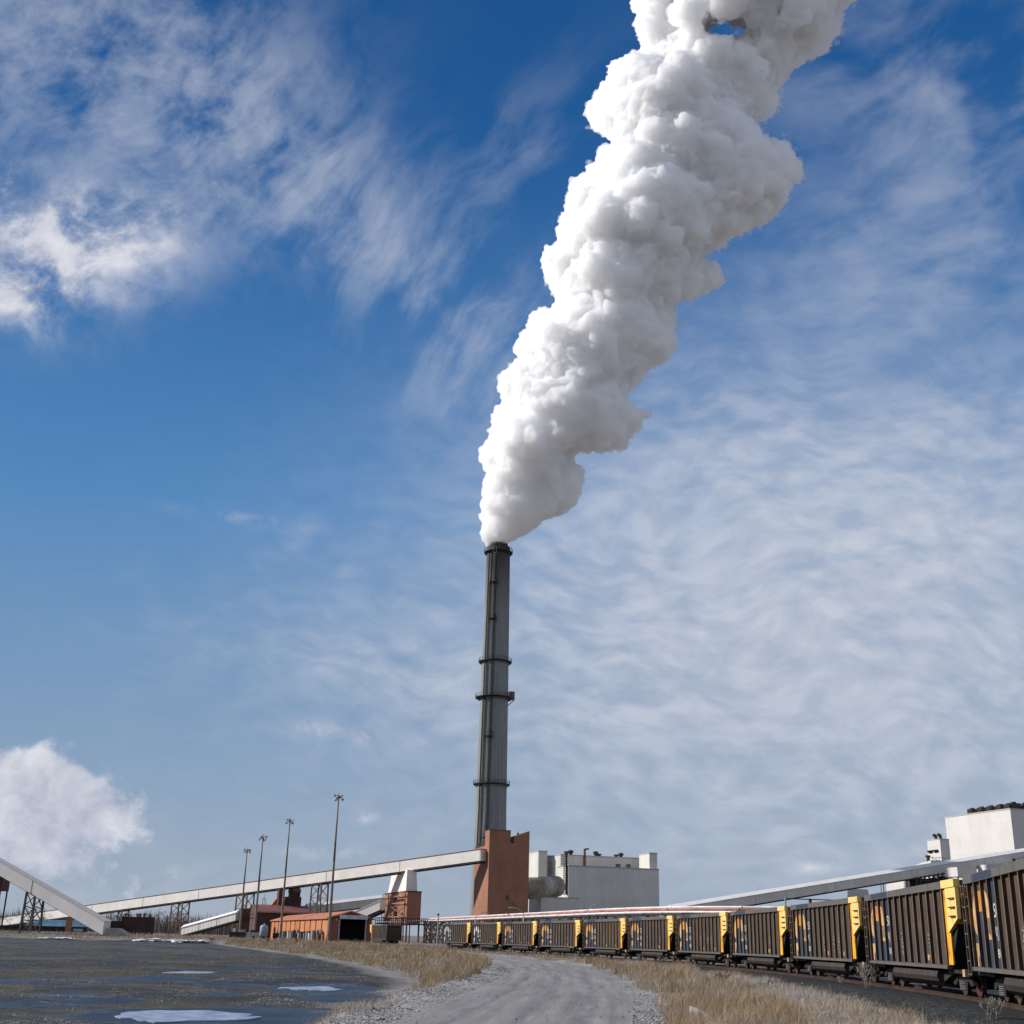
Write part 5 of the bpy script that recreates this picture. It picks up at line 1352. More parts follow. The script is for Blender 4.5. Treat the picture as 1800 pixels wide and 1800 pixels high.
# rails, sleepers, ballast is part of the ground
def rails():
    T = thing('railway_track', 'rusty railway track on dark ballast under the coal wagons', 'track', (TRC[0].x, TRC[0].y, 0))
    o = Vector((TRC[0].x, TRC[0].y, 0)); m_rail = surf('rusty_rail', (.06, .035, .024), .5, .3, 2)
    for s in (-1, 1):
        b = MB()
        for i in range(len(TRC)-1):
            p, q = TRC[i], TRC[i+1]; d = (q-p).normalized(); n = Vector((d.y, -d.x))*(.755*s)
            P = Vector((p.x+n.x, p.y+n.y, tz(p.y)))-o; Q = Vector((q.x+n.x, q.y+n.y, tz(q.y)))-o
            b.bar(P-Vector((0, 0, .02)), Q-Vector((0, 0, .02)), .075, .04); b.bar(P-Vector((0, 0, .09)), Q-Vector((0, 0, .09)), .02, .098); b.bar(P-Vector((0, 0, .15)), Q-Vector((0, 0, .15)), .14, .02)
        b.build('rail', m_rail, T)
    b = MB(); acc = 0
    for i in range(len(TRC)-1):
        p, q = TRC[i], TRC[i+1]; L_ = (q-p).length; d = (q-p).normalized(); n = Vector((d.y, -d.x))
        while acc < L_ and p.y < 130:
            c = p+d*acc; z = tz(c.y)-.165; b.hexa([Vector((*(c+n*a*1.3+d*e*.12), z-.16))-o for a, e in ((-1,-1),(1,-1),(1,1),(-1,1))], [Vector((*(c+n*a*1.3+d*e*.12), z))-o for a, e in ((-1,-1),(1,-1),(1,1),(-1,1))]); acc += .6
        acc -= L_
    s_ = b.build('sleepers', surf('old_timber', (.06, .05, .042), .8, .3, 2), T); tag(s_, kind='stuff')
rails()
# ------------------------------------------------------------------ ground
def I(y, ys, xs): return np.interp(y, ys, xs)
FY = [10, 45, 62, 72, 89, 124, 166, 209, 255, 291]            # foot of the bank = right edge of the low field
FX = [-6.6, -6.3, -5.2, -4.9, -5.6, -12.4, -23.4, -37.0, -52, -64]
RLY = [10, 31, 46, 84, 114, 140, 177, 238, 278, 328]           # left edge of the gravel road
RLX = [-5.2, -3.4, -2.2, .2, -.4, -3.0, -9.5, -25, -39, -66]
RRY = [10, 33, 46, 68, 90, 107, 127, 150, 190, 240, 290, 340]
RRX = [1.8, 4.1, 5.5, 7.0, 7.6, 7.2, 4.8, 1.0, -8.0, -20, -37, -62]
PUD = [  # picture x-range, y-range of wet/icy pans in the field
    (118, 640, 1766, 1806, 'ice'), (455, 655, 1731, 1746, 'ice'), (520, 705, 1746, 1764, 'w'), (95, 262, 1752, 1766, 'w'), (52, 185, 1738, 1750, 'w'),
    (352, 430, 1743, 1752, 'w'), (140, 385, 1715, 1726, 'w'), (280, 380, 1707, 1711.5, 's'), (330, 470, 1727, 1735, 'w'), (-40, 60, 1722, 1728, 'w')]
FZ = -1.0
def puddle_frames():
    out = []
    for x0, x1, y0, y1, k in PUD:
        c = onground((x0+x1)/2, (y0+y1)/2, FZ); l = onground(x0, (y0+y1)/2, FZ); r = onground(x1, (y0+y1)/2, FZ)
        f = onground((x0+x1)/2, y0, FZ); n = onground((x0+x1)/2, y1, FZ)
        out.append((Vector((c.x, (f.y+n.y)/2)), (r.x-l.x)/2, (f.y-n.y)/2, k))
    return out
PF = puddle_frames()
def vn2(x, y, seed=0):
    xi = np.floor(x).astype(np.int64); yi = np.floor(y).astype(np.int64); fx = x-xi; fy = y-yi; fx = fx*fx*(3-2*fx); fy = fy*fy*(3-2*fy); r = 0
    for dx in (0, 1):
        for dy in (0, 1):
            h = ((xi+dx)*73856093 ^ (yi+dy)*19349663 ^ (seed+1)*83492791) & 0x7fffffff; h = (h*1103515245+12345) & 0x7fffffff; h = (h ^ (h >> 13))*1274126177 & 0x7fffffff
            r = r+(fx if dx else 1-fx)*(fy if dy else 1-fy)*(h/0x7fffffff*2-1)
    return r
def fbm(x, y, s, o=4, seed=0): return sum(vn2(x/s*2**k+seed*7.1, y/s*2**k-seed*3.3, seed+k)*.5**k for k in range(o))
TRA = np.array([[p.x, p.y] for p in TRC])
def trackdist(x, y):
    best = np.full(x.shape, 1e9); zz = np.zeros(x.shape)
    for i in range(len(TRA)):
        d = np.hypot(x-TRA[i, 0], y-TRA[i, 1]); m = d < best; best = np.where(m, d, best); zz = np.where(m, tz(TRA[i, 1]), zz)
    return best, zz
def sm(t): t = np.clip(t, 0, 1); return t*t*(3-2*t)
def zone(x, y):
    """signed fields: field (m left of the bank foot), road (m inside), track distance"""
    w = .35*vn2(x/3, y/5, 9)
    xf = I(y, FY, FX); far = np.clip((y-291)/30, 0, None)
    fd = (xf-x)+w*1.4; fd = np.where(y > 285, np.minimum(fd, 291-y+6+4*vn2(x/20, y*0+1, 3)), fd)
    road = np.minimum(x-I(y, RLY, RLX), I(y, RRY, RRX)-x)+w*.8; road = np.where(y > 330, -5, road)
    return fd, road
def height(x, y):
    fd, road = zone(x, y); td, trz = trackdist(x, y)
    xf = I(y, FY, FX); xe = I(y, RLY, RLX)-.8
    t = np.clip((x-xf)/np.maximum(1.5, xe-xf), 0, 1); z = FZ*(1-sm(t))
    z = np.where(y > 285, z*(1-sm((y-285)/25)), z)
    infield = sm(fd/3)
    z = z+infield*(.10*fbm(x, y, 11, 4, 2)+.02*fbm(x, y, 1.6, 3, 5))
    rd = sm(road/.8+.5)
    rough = (1-rd)*(1-infield)*(.16*fbm(x, y, 5, 4, 1)+.05*fbm(x, y, .9, 2, 4))
    z = z+rough*sm((380-y)/80)+rd*(.02*fbm(x, y, 4, 2, 6)-.02)
    # wheel ruts
    cx = (I(y, RLY, RLX)+I(y, RRY, RRX))/2
    for o in (-1.7, .1, 1.7): z = z-rd*.03*np.exp(-((x-cx-o)/.28)**2)
    # puddle pans are pressed flat
    for c, a, b_, k in PF:
        q = ((x-c.x)/a)**2+((y-c.y)/b_)**2; m = sm(1.9-q); z = z*(1-m)+(FZ-.035)*m
    bal = sm((3.9-td)/1.9); z = z*(1-bal)+(trz-.17+.015*vn2(x*3, y*3, 8))*bal
    return z, fd, road, td
def build_ground():
    fine = np.arange(-31, 31.01, .115); coarse_l = np.arange(-180, -31, 3.0); coarse_r = np.arange(34, 180.1, 3.0)
    A = np.radians(np.concatenate([coarse_l, fine, coarse_r]))
    Rr = [0.0, 4, 8, 12, 16]
    r = 20.0
    while r < 420: Rr.append(r); r *= 1.0085 if r < 120 else 1.014
    while r < 9000: Rr.append(r); r *= 1.12
    Rr = np.array(Rr); AA, RR = np.meshgrid(A, Rr); X = (np.sin(AA)*RR).ravel(); Y = (np.cos(AA)*RR).ravel()
    Z, fd, road, td = height(X, Y); Z = np.where(RR.ravel() > 600, 0, Z); Z = np.where(Y < 12, np.minimum(Z, 0.0), Z)
    na, nr = len(A), len(Rr)
    idx = np.arange(na*nr).reshape(nr, na)
    q = np.stack([idx[:-1, :-1], idx[:-1, 1:], idx[1:, 1:], idx[1:, :-1]], -1).reshape(-1, 4)[:, ::-1]
    me = bpy.data.meshes.new('ground'); me.vertices.add(len(X)); me.vertices.foreach_set('co', np.stack([X, Y, Z], 1).ravel())
    me.loops.add(q.size); me.loops.foreach_set('vertex_index', q.ravel()); me.polygons.add(len(q))
    me.polygons.foreach_set('loop_start', np.arange(0, q.size, 4)); me.polygons.foreach_set('loop_total', np.full(len(q), 4)); me.polygons.foreach_set('use_smooth', np.ones(len(q), bool))
    me.update(calc_edges=True)
    cx = (I(Y, RLY, RLX)+I(Y, RRY, RRX))/2
    pan = np.full(X.shape, -5.0)
    for c, a_, b2, k in PF: pan = np.maximum(pan, 1-np.sqrt(((X-c.x)/a_)**2+((Y-c.y)/b2)**2))
    for nm, v in (('fd', fd), ('road', road), ('td', td), ('rc', X-cx), ('pan', pan)):
        a = me.attributes.new(nm, 'FLOAT', 'POINT'); a.data.foreach_set('value', np.clip(v, -50, 50).astype(np.float32))
    m, t, b = new_mat('ground'); 
    def attr(n): return t.node('ShaderNodeAttribute', attribute_name=n).outputs['Fac']
    P = t.node('ShaderNodeNewGeometry').outputs['Position']
    nA = t.noise(P, .16, 6, .6); nB = t.noise(P, .9, 6, .65); nC = t.noise(P, 7.0, 5, .7); nD = t.noise(t.vmath('ADD', P, (31, 7, 0)), .30, 6, .62)
    vG = t.voro(P, 9.0, out='Color'); vg = t.sep(vG)[0]; vd = t.voro(P, 9.0)
    # dry grass ground
    g = t.mix(t.mapr(nB, .35, .65), (.115, .098, .078), (.21, .185, .16)); g = t.mix(t.mapr(nC, .4, .7, 0, .6), g, (.27, .25, .235)); g = t.mix(t.mapr(nD, .5, .62, 0, .5), g, (.075, .068, .058))
    # gravel
    gr = t.mix(vg, (.10, .098, .098), (.40, .385, .375)); gr = t.mix(t.mapr(nB, .3, .7, 0, .5), gr, (.23, .22, .215))
    # driven road, smoother
    tv = t.mapping(P, sc=(2.2, .35, 1)); n_t = t.noise(t.comb(t.math('MULTIPLY', attr('rc'), 1.4), t.math('MULTIPLY', t.sep(P)[1], .05), 0.0), 1.6, 5, .6)
    rd = t.mix(t.mapr(n_t, .36, .66), (.165, .158, .158), (.265, .255, .25)); rd = t.mix(t.mapr(nC, .5, .8, 0, .4), rd, (.26, .255, .25)); rd = t.mix(t.mapr(nA, .5, .7, 0, .35), rd, (.09, .09, .098))
    for o, k in ((-1.72, .32), (.12, .25), (1.68, .32)):
        dd = t.math('ABSOLUTE', t.math('SUBTRACT', t.math('ADD', attr('rc'), t.math('MULTIPLY', t.math('SUBTRACT', nD, .5), 1.6)), o))
        rd = t.mix(t.mapr(dd, .26, .05, 0, k, True), rd, (.085, .085, .093))
    # low field: dark mud, olive moss, pale silt in broad patches
    mud = t.mix(t.mapr(nC, .35, .65), (.009, .012, .013), (.034, .036, .034))
    moss = t.mix(t.mapr(nC, .35, .65), (.022, .023, .014), (.080, .064, .036))
    fdv = attr('fd'); big = t.noise(t.vmath('ADD', P, (9, 55, 0)), .085, 7, .66)
    f = t.mix(t.mapr(big, .46, .54), mud, moss)
    silt = t.mix(nC, (.030, .033, .036), (.095, .093, .089)); big2 = t.noise(t.vmath('ADD', P, (109, 5, 3)), .10, 7, .68)
    sf = t.mapr(big2, .52, .60); yy = t.sep(P)[1]
    f = t.mix(t.math('MAXIMUM', sf, t.mapr(yy, 120, 185)), f, silt)
    big3 = t.noise(t.vmath('ADD', P, (-39, 25, 3)), .14, 6, .65)
    f = t.mix(t.mapr(big3, .50, .56, 0, .92), f, (.022, .026, .03))
    f = t.mix(t.math('MULTIPLY', t.mapr(big2, .40, .30, 0, .8), t.mapr(yy, 110, 60)), f, t.mix(.5, gr, (.02, .022, .024)))
    edge = t.math('ADD', fdv, t.math('MULTIPLY', t.math('SUBTRACT', nB, .5), 2.0))
    f = t.mix(t.mapr(edge, 2.6, .7), f, t.mix(nC, (.09, .088, .085), (.30, .29, .28)))
    # coal dust and ballast by the track
    bl = t.mix(vg, (.006, .008, .009), (.038, .042, .044)); bl = t.mix(t.mapr(nC, .62, .75, 0, .5), bl, (.16, .15, .145))
    # wet and frozen pans
    pn = t.math('ADD', attr('pan'), t.math('ADD', t.math('MULTIPLY', t.math('SUBTRACT', nB, .5), 1.5), t.math('MULTIPLY', t.math('SUBTRACT', big3, .5), 1.6)))
    pn = t.math('ADD', pn, t.math('MULTIPLY', t.math('SUBTRACT', nC, .5), .35))
    wetn = t.math('ADD', t.mapr(big2, .47, .40), t.mapr(nD, .56, .50))
    pm = t.mapr(pn, -.02, .10)
    wm = t.math('MAXIMUM', pm, t.math('MULTIPLY', t.math('MULTIPLY', t.mapr(t.math('ADD', big3, t.math('MULTIPLY', nB, .3)), .70, .74), t.mapr(fdv, 2.5, 5)), t.mapr(yy, 150, 110)))
    wcol = t.mix(t.mapr(nD, .38, .6), (.007, .013, .024), (.026, .042, .068)); wcol = t.mix(t.mapr(nC, .60, .75, 0, .5), wcol, (.05, .05, .045))
    wcol = t.mix(t.math('MULTIPLY', t.mapr(pn, .10, .03), pm), wcol, (.22, .27, .34))
    f = t.mix(wm, f, wcol)
    c = t.mix(t.mapr(t.math('ADD', fdv, t.math('MULTIPLY', t.math('SUBTRACT', nC, .5), 1.6)), -.25, .25), g, f)
    rdm = t.math('ADD', attr('road'), t.math('MULTIPLY', t.math('SUBTRACT', nC, .5), .9))
    c = t.mix(t.mapr(t.math('ADD', rdm, t.math('MULTIPLY', nB, 1.4)), -.9, -.2), c, gr); c = t.mix(t.mapr(rdm, .5, .95), c, rd)
    tdv = t.math('ADD', attr('td'), t.math('MULTIPLY', t.math('SUBTRACT', nB, .5), 5.0)); tdv = t.math('ADD', tdv, t.math('MULTIPLY', t.math('SUBTRACT', nC, .5), 1.2))
    c = t.mix(t.mapr(tdv, 5.6, 4.9), c, bl)
    t.link(c, b.inputs['Base Color'])
    rough = t.mapr(t.math('MULTIPLY', t.mapr(fdv, 1, 4), t.mapr(big2, .54, .48)), 0, 1, .9, .75); rough = t.mapr(t.math('MULTIPLY', wm, t.mapr(fdv, .2, .6)), 0, 1, rough, .5); t.link(rough, b.inputs['Roughness']); b.inputs['Specular IOR Level'].default_value = .22
    h = t.math('ADD', t.math('MULTIPLY', nC, .06), t.math('MULTIPLY', t.math('SUBTRACT', 1.0, vd), t.mapr(rdm, .8, 1.6, .05, .006)))
    h = t.math('MULTIPLY', h, t.mapr(wm, 0, 1, 1, .12))
    bump(t, b, h, 1.0, .8)
    me.materials.append(m); o = bpy.data.objects.new('ground', me); COL.objects.link(o); tag(o, kind='structure'); return o
build_ground()

def pans():
    mw, t, b = new_mat('wet_ice'); P = t.node('ShaderNodeNewGeometry').outputs['Position']
    n = t.noise(P, .6, 6, .65); c = t.mix(t.mapr(n, .38, .62), (.006, .014, .030), (.030, .050, .085)); t.link(c, b.inputs['Base Color'])
    t.link(t.mapr(t.noise(P, 2.5, 5, .6), .35, .65, .28, .5), b.inputs['Roughness']); b.inputs['Specular IOR Level'].default_value = .08
    bump(t, b, t.noise(P, 5, 4, .6), .015)
    ms, t, b = new_mat('snow_ice'); P = t.node('ShaderNodeNewGeometry').outputs['Position']; n = t.noise(P, 1.3, 7, .7)
    c = t.mix(t.mapr(n, .36, .58), (.10, .14, .22), (.30, .35, .44)); t.link(c, b.inputs['Base Color']); b.inputs['Roughness'].default_value = .5; bump(t, b, n, .02)
    wb = MB(); ib = MB(); rim = MB()
    def blob(B, c, a, b_, z, seed, amp=.28, th=0.0, n=90):
        pts = []
        for k in range(n):
            an = 2*math.pi*k/n; q = 1+amp*(vn2(np.array([math.cos(an)*1.7+seed]), np.array([math.sin(an)*1.7-seed]), 3)[0])+amp*.35*vn2(np.array([math.cos(an)*5+seed]), np.array([math.sin(an)*5]), 4)[0]
            pts.append((c.x+a*q*math.cos(an), c.y+b_*q*math.sin(an)))
        B.extr(pts, 'z', z-.05, z)
    for i, (c, a, b_, k) in enumerate(PF):
        if k == 's': blob(ib, c, a, b_, FZ+.004, i*1.7)
        if k == 'ice': blob(ib, Vector((c.x-a*(.22 if i == 0 else .12), c.y-b_*(.2 if i == 0 else -.05))), a*(.46 if i == 0 else .58), b_*(.48 if i == 0 else .42), FZ+.004, i*1.7+9, .32)
    tag(ib.build('ice', ms), kind='structure')
    # snow left in hollows
    sb = MB()
    def sheet(x0, x1, y0, y1, z, seed):
        c = onground((x0+x1)/2, (y0+y1)/2, z); l = onground(x0, (y0+y1)/2, z); r = onground(x1, (y0+y1)/2, z); f = onground((x0+x1)/2, y0, z); n = onground((x0+x1)/2, y1, z)
        pts = []
        for k in range(60):
            an = 2*math.pi*k/60; q = 1+.45*vn2(np.array([math.cos(an)*2+seed]), np.array([math.sin(an)*2-seed]), 3)[0]+.2*vn2(np.array([math.cos(an)*7+seed]), np.array([math.sin(an)*7]), 4)[0]
            pts.append((c.x+(r.x-l.x)/2*q*math.cos(an), (f.y+n.y)/2+(f.y-n.y)/2*q*math.sin(an)))
        sb.extr(pts, 'z', z-.5, z+.12)
    rnd = random.Random(2)
    for x0, x1, y, hh in ((70, 128, 1648.5, .35), (238, 256, 1652, .6), (266, 334, 1653.5, .75), (334, 358, 1653.5, .7), (262, 282, 1650, .3)):
        for k in range(int((x1-x0)/1.6)+3):
            c = at(x0+(x1-x0)*rnd.random(), y+rnd.uniform(-1.2, 1.2), 292+rnd.uniform(-3, 3)); r = rnd.uniform(.2, 1.1)**1.3; h = hh*rnd.uniform(.06, .32)
            vs = []; n = 9
            for j_, (q, zz) in enumerate(((1, -.8), (.95, .1), (.7, .75), (.3, 1))):
                for i_ in range(n): a = 2*math.pi*i_/n; w_ = 1+.7*vn2(np.array([i_*1.3+k]), np.array([j_*1.1]), 5)[0]; vs.append((c.x+r*q*w_*math.cos(a), c.y+r*q*w_*math.sin(a), c.z+h*(zz-.5)))
            fs = [(j_*n+i_, j_*n+(i_+1) % n, (j_+1)*n+(i_+1) % n, (j_+1)*n+i_) for j_ in range(3) for i_ in range(n)]+[tuple(range(3*n, 4*n))]
            sb.add(vs, fs)
    o = sb.build('snow', m_snow, None, True); tag(o, kind='structure')
    s2 = MB(); pts = [onground(px, py, .12) for px, py in ((1212, 1770), (1222, 1772), (1250, 1788), (1290, 1806), (1262, 1812), (1240, 1796))]
    s2.extr([(p.x, p.y) for p in pts], 'z', -.3, .14); tag(s2.build('snow', m_snow), kind='structure')
pans()

# ------------------------------------------------------------------ dry grass, stones, shrubs (stuff)
RS = np.random.RandomState(4)
def zmask(x, y):
    z, fd, road, td = height(x, y); return z, fd, road, td
def blades(name, pts, z, h, w, lean, mats, nseg=1, mid=None, kindlabel=None):
    n = len(pts); a = RS.uniform(0, 2*np.pi, n); dx, dy = np.cos(a), np.sin(a); la = RS.uniform(0, 2*np.pi, n); L_ = lean*h*RS.uniform(.2, 1, n)
    base = np.stack([pts[:, 0], pts[:, 1], z-.03], 1); tip = base+np.stack([np.cos(la)*L_, np.sin(la)*L_, h*RS.uniform(.75, 1.1, n)], 1)
    mid_ = base*.5+tip*.5+np.stack([-np.cos(la)*L_*.15, -np.sin(la)*L_*.15, .08*h], 1)
    s = np.stack([dx*w/2, dy*w/2, 0*w], 1)
    V = np.stack([base-s, base+s, mid_+s*.8, mid_-s*.8, tip], 1).reshape(-1, 3); o = np.arange(n)*5
    me = bpy.data.meshes.new(name); me.vertices.add(len(V)); me.vertices.foreach_set('co', V.ravel())
    q = np.stack([o, o+1, o+2, o+3], 1); tr = np.stack([o+3, o+2, o+4], 1)
    li = np.concatenate([q, tr], 1).ravel(); me.loops.add(len(li)); me.loops.foreach_set('vertex_index', li)
    ls = np.stack([np.arange(n)*7, np.arange(n)*7+4], 1).ravel(); lt = np.tile([4, 3], n)
    me.polygons.add(2*n); me.polygons.foreach_set('loop_start', ls); me.polygons.foreach_set('loop_total', lt)
    me.polygons.foreach_set('material_index', np.repeat(mid, 2)); me.update(calc_edges=True)
    for m in mats: me.materials.append(m)
    ob = bpy.data.objects.new(name, me); COL.objects.link(ob); tag(ob, kindlabel, 'grass', kind='stuff'); return ob
def gmat(name, col): 
    m, t, b = new_mat(name); P = t.node('ShaderNodeNewGeometry').outputs['Position']; n = t.noise(P, 2.0, 3, .6)
    t.link(t.mix(n, tuple(c*.65 for c in col), tuple(c*1.3 for c in col)), b.inputs['Base Color']); b.inputs['Roughness'].default_value = .8; b.inputs['Specular IOR Level'].default_value = .1; return m
GM = [gmat('tan_grass', (.40, .29, .165)), gmat('straw_grass', (.50, .41, .28)), gmat('frosted_grass', (.47, .455, .43)), gmat('brown_grass', (.20, .15, .105)), gmat('russet_grass', (.33, .20, .12))]
def scatter():
    def region(n, y0, y1, xf0, xf1, power=1.0):
        y = y0+(y1-y0)*RS.uniform(0, 1, n)**power; u = RS.uniform(0, 1, n); x = xf0(y)+(xf1(y)-xf0(y))*u; return x, y
    def emit(name, n, y0, y1, f0, f1, power, hh, keep, label, base=0.0):
        x, y = region(n, y0, y1, f0, f1, power); z, fd, road, td = zmask(x, y)
        clump = fbm(x, y, 1.7, 3, 11); tone = fbm(x, y, 4.5, 4, 13)*1.3
        k = keep(x, y, fd, road, td, clump) & (clump > RS.uniform(-.75, .35, n)-base); x, y, z, clump, tone, td = x[k], y[k], z[k], clump[k], tone[k], td[k]
        hgt = hh*(.22+1.15*np.clip(clump+.42, 0, 1.3))*RS.uniform(.4, 1.3, len(x)); dist = np.hypot(x, y); w = np.maximum(.006, dist*.00015)*RS.uniform(.7, 1.4, len(x))
        r = RS.uniform(0, 1, len(x)); mid = np.where(tone+.2*RS.randn(len(x)) > .22, 0, 2); mid = np.where(r < .22, 1, mid); mid = np.where((r > .22) & (r < .36+.35*np.clip(-fbm(x, y, 3, 3, 17), 0, 1)), 3, mid); mid = np.where((r > .93), 4, mid)
        mid = np.where((td < 7.5) & (r < .6) & (y < 120), 2, mid); hgt = np.where(mid == 2, hgt*.62, hgt)
        blades(name, np.stack([x, y], 1), z, hgt, w, .85, GM, mid=mid.astype(np.int32), kindlabel=label)
    rr = lambda y: I(y, RRY, RRX); rl = lambda y: I(y, RLY, RLX); fx = lambda y: I(y, FY, FX)
    trx = lambda y: np.interp(y, TRA[:, 1], TRA[:, 0])
    emit('dry_grass', 280000, 27, 110, lambda y: rr(y)-.3, lambda y: trx(y)-1.9, 1.35, .42, lambda x, y, fd, road, td, c: (road < -.25+.3*c) & (td > 3.7+1.6*np.clip(c, -1, 1)*(y < 90)), 'tan and frosted dry grass between gravel road and railway track', .18)
    emit('dry_grass', 60000, 100, 330, lambda y: rr(y)-.2, lambda y: trx(y)-1.7, 1.2, .36, lambda x, y, fd, road, td, c: (road < -.2) & (td > 2.5), 'dry grass along the far stretch of the railway track', .2)
    emit('dry_grass', 230000, 58, 300, fx, lambda y: rl(y)-.2, 1.15, .58, lambda x, y, fd, road, td, c: (fd < -.5-.3*c) & (road < -1.3+.6*c), 'tan dry grass on the bank between wet field and gravel road', .25)
    emit('dry_grass', 30000, 30, 62, fx, lambda y: rl(y), 1.0, .22, lambda x, y, fd, road, td, c: (fd < 1.2) & (road < -.6) & (c > .15), 'sparse short grass on the gravel shoulder', -.25)
    emit('field_grass', 60000, 38, 200, lambda y: -.44*y, lambda y: fx(y)-.5, 1.6, .12, lambda x, y, fd, road, td, c: (fd > .5) & (c > .2) & np.all([((x-p[0].x)/p[1])**2+((y-p[0].y)/p[2])**2 > 1.25 for p in PF], 0), 'short dark stubble in the wet field', -.1)
    emit('dry_grass', 26000, 285, 345, lambda y: -.42*y, lambda y: rl(y)-2, 1.0, .7, lambda x, y, fd, road, td, c: (fd < 0), 'rough grass along the far edge of the field', .1)
scatter()
def stones(infield=False):
    n = 90000 if infield else 110000; y = 27+75*RS.uniform(0, 1, n)**1.5; xl = np.where(y < 62, I(y, FY, FX)-6, I(y, RLY, RLX)-2.6); xr = I(y, RRY, RRX)+1.5
    if infield: y = 36+60*RS.uniform(0, 1, n)**1.4; xl = -.44*y; xr = I(y, FY, FX)
    x = xl+(xr-xl)*RS.uniform(0, 1, n); z, fd, road, td = zmask(x, y); c = fbm(x, y, 2.4, 3, 21)
    k = ((road < .7) | (RS.uniform(0, 1, n) < .02)) & (c > RS.uniform(-.6, .4, n)) & np.all([((x-p[0].x)/p[1])**2+((y-p[0].y)/p[2])**2 > 1.2 for p in PF], 0)
    if infield: k = (fd > .2) & (fbm(x, y, 5, 4, 31) > RS.uniform(.05, .7, n)) & np.all([((x-p[0].x)/p[1])**2+((y-p[0].y)/p[2])**2 > 1.3 for p in PF], 0)
    x, y, z = x[k], y[k], z[k]; n = len(x)
    oc = np.array([(1, 0, 0), (0, 1, 0), (-1, 0, 0), (0, -1, 0), (0, 0, .8), (0, 0, -.6)], float); of = np.array([(0, 1, 4), (1, 2, 4), (2, 3, 4), (3, 0, 4), (1, 0, 5), (2, 1, 5), (3, 2, 5), (0, 3, 5)])
    a = RS.uniform(0, 6.28, n); s = (RS.gamma(3, .006, n)+.010)*(.6 if infield else .78); J = oc[None]*(1+.45*RS.randn(n, 6, 3)); ca, sa = np.cos(a)[:, None], np.sin(a)[:, None]
    X = (J[:, :, 0]*ca-J[:, :, 1]*sa)*s[:, None]+x[:, None]; Yy = (J[:, :, 0]*sa+J[:, :, 1]*ca)*s[:, None]+y[:, None]; Zz = J[:, :, 2]*s[:, None]*.8+z[:, None]+s[:, None]*.25
    V = np.stack([X, Yy, Zz], -1).reshape(-1, 3); Fq = (of[None]+(np.arange(n)*6)[:, None, None]).reshape(-1, 3)
    me = bpy.data.meshes.new('gravel'); me.vertices.add(len(V)); me.vertices.foreach_set('co', V.ravel()); me.loops.add(Fq.size); me.loops.foreach_set('vertex_index', Fq.ravel()); me.polygons.add(len(Fq))
    me.polygons.foreach_set('loop_start', np.arange(0, Fq.size, 3)); me.polygons.foreach_set('loop_total', np.full(len(Fq), 3)); me.polygons.foreach_set('material_index', np.repeat((RS.uniform(0, 1, n) < .3).astype(np.int32), 8)); me.update(calc_edges=True)
    me.materials.append(surf('limestone_gravel', (.40, .385, .375), .85, .3, 3)); me.materials.append(surf('dark_gravel', (.11, .11, .115), .85, .3, 3))
    o = bpy.data.objects.new('gravel', me); COL.objects.link(o); tag(o, 'small frosted stones scattered over the wet field' if infield else 'loose grey stones along the edges of the gravel road', 'gravel', kind='stuff')
stones(); stones(True)

# ------------------------------------------------------------------ bare trees and shrubs
m_bark = surf('bark', (.10, .078, .065), .85, .3, 1); m_twig = surf('twigs', (.115, .088, .075), .85, .25, .6)
def bare(height_, spread, seed, name, label, cat, stems=1, depth=4, twig=.02, tr=.16, group=None, droop=0.):
    rnd = random.Random(seed); T = thing(name, label, cat, (0, 0, 0), group=group); tb = MB(); cb = MB()
    def grow(p, d, L_, r, lv):
        n = 2 if lv > 1 else 1
        for _ in range(n):
            q = p+d*(L_/n); (tb if lv >= depth-0 else cb).tube(p, q, r, r*.75, 5 if lv > 2 else 3, False); p = q; r *= .8; d = (d+Vector((rnd.gauss(0, .1), rnd.gauss(0, .1), rnd.gauss(0, .05)))).normalized()
        if lv <= 0: return
        for k in range(rnd.randint(2, 3) if lv > 1 else 3):
            nd = (d+Vector((rnd.gauss(0, spread), rnd.gauss(0, spread), rnd.gauss(.12, .2)))).normalized(); grow(p-d*L_*rnd.uniform(0, .4), nd, L_*rnd.uniform(.6, .82), max(twig, r*.62), lv-1)
    for s in range(stems):
        a = rnd.uniform(0, 6.28); k = 0 if stems == 1 else rnd.uniform(.1, .5)
        grow(Vector((math.cos(a)*.1*(stems > 1), math.sin(a)*.1*(stems > 1), 0)), Vector((math.cos(a)*k, math.sin(a)*k, 1)).normalized(), height_*.30, tr, depth)
    tb.build('trunk', m_bark, T); cb.build('crown', m_twig, T); return T
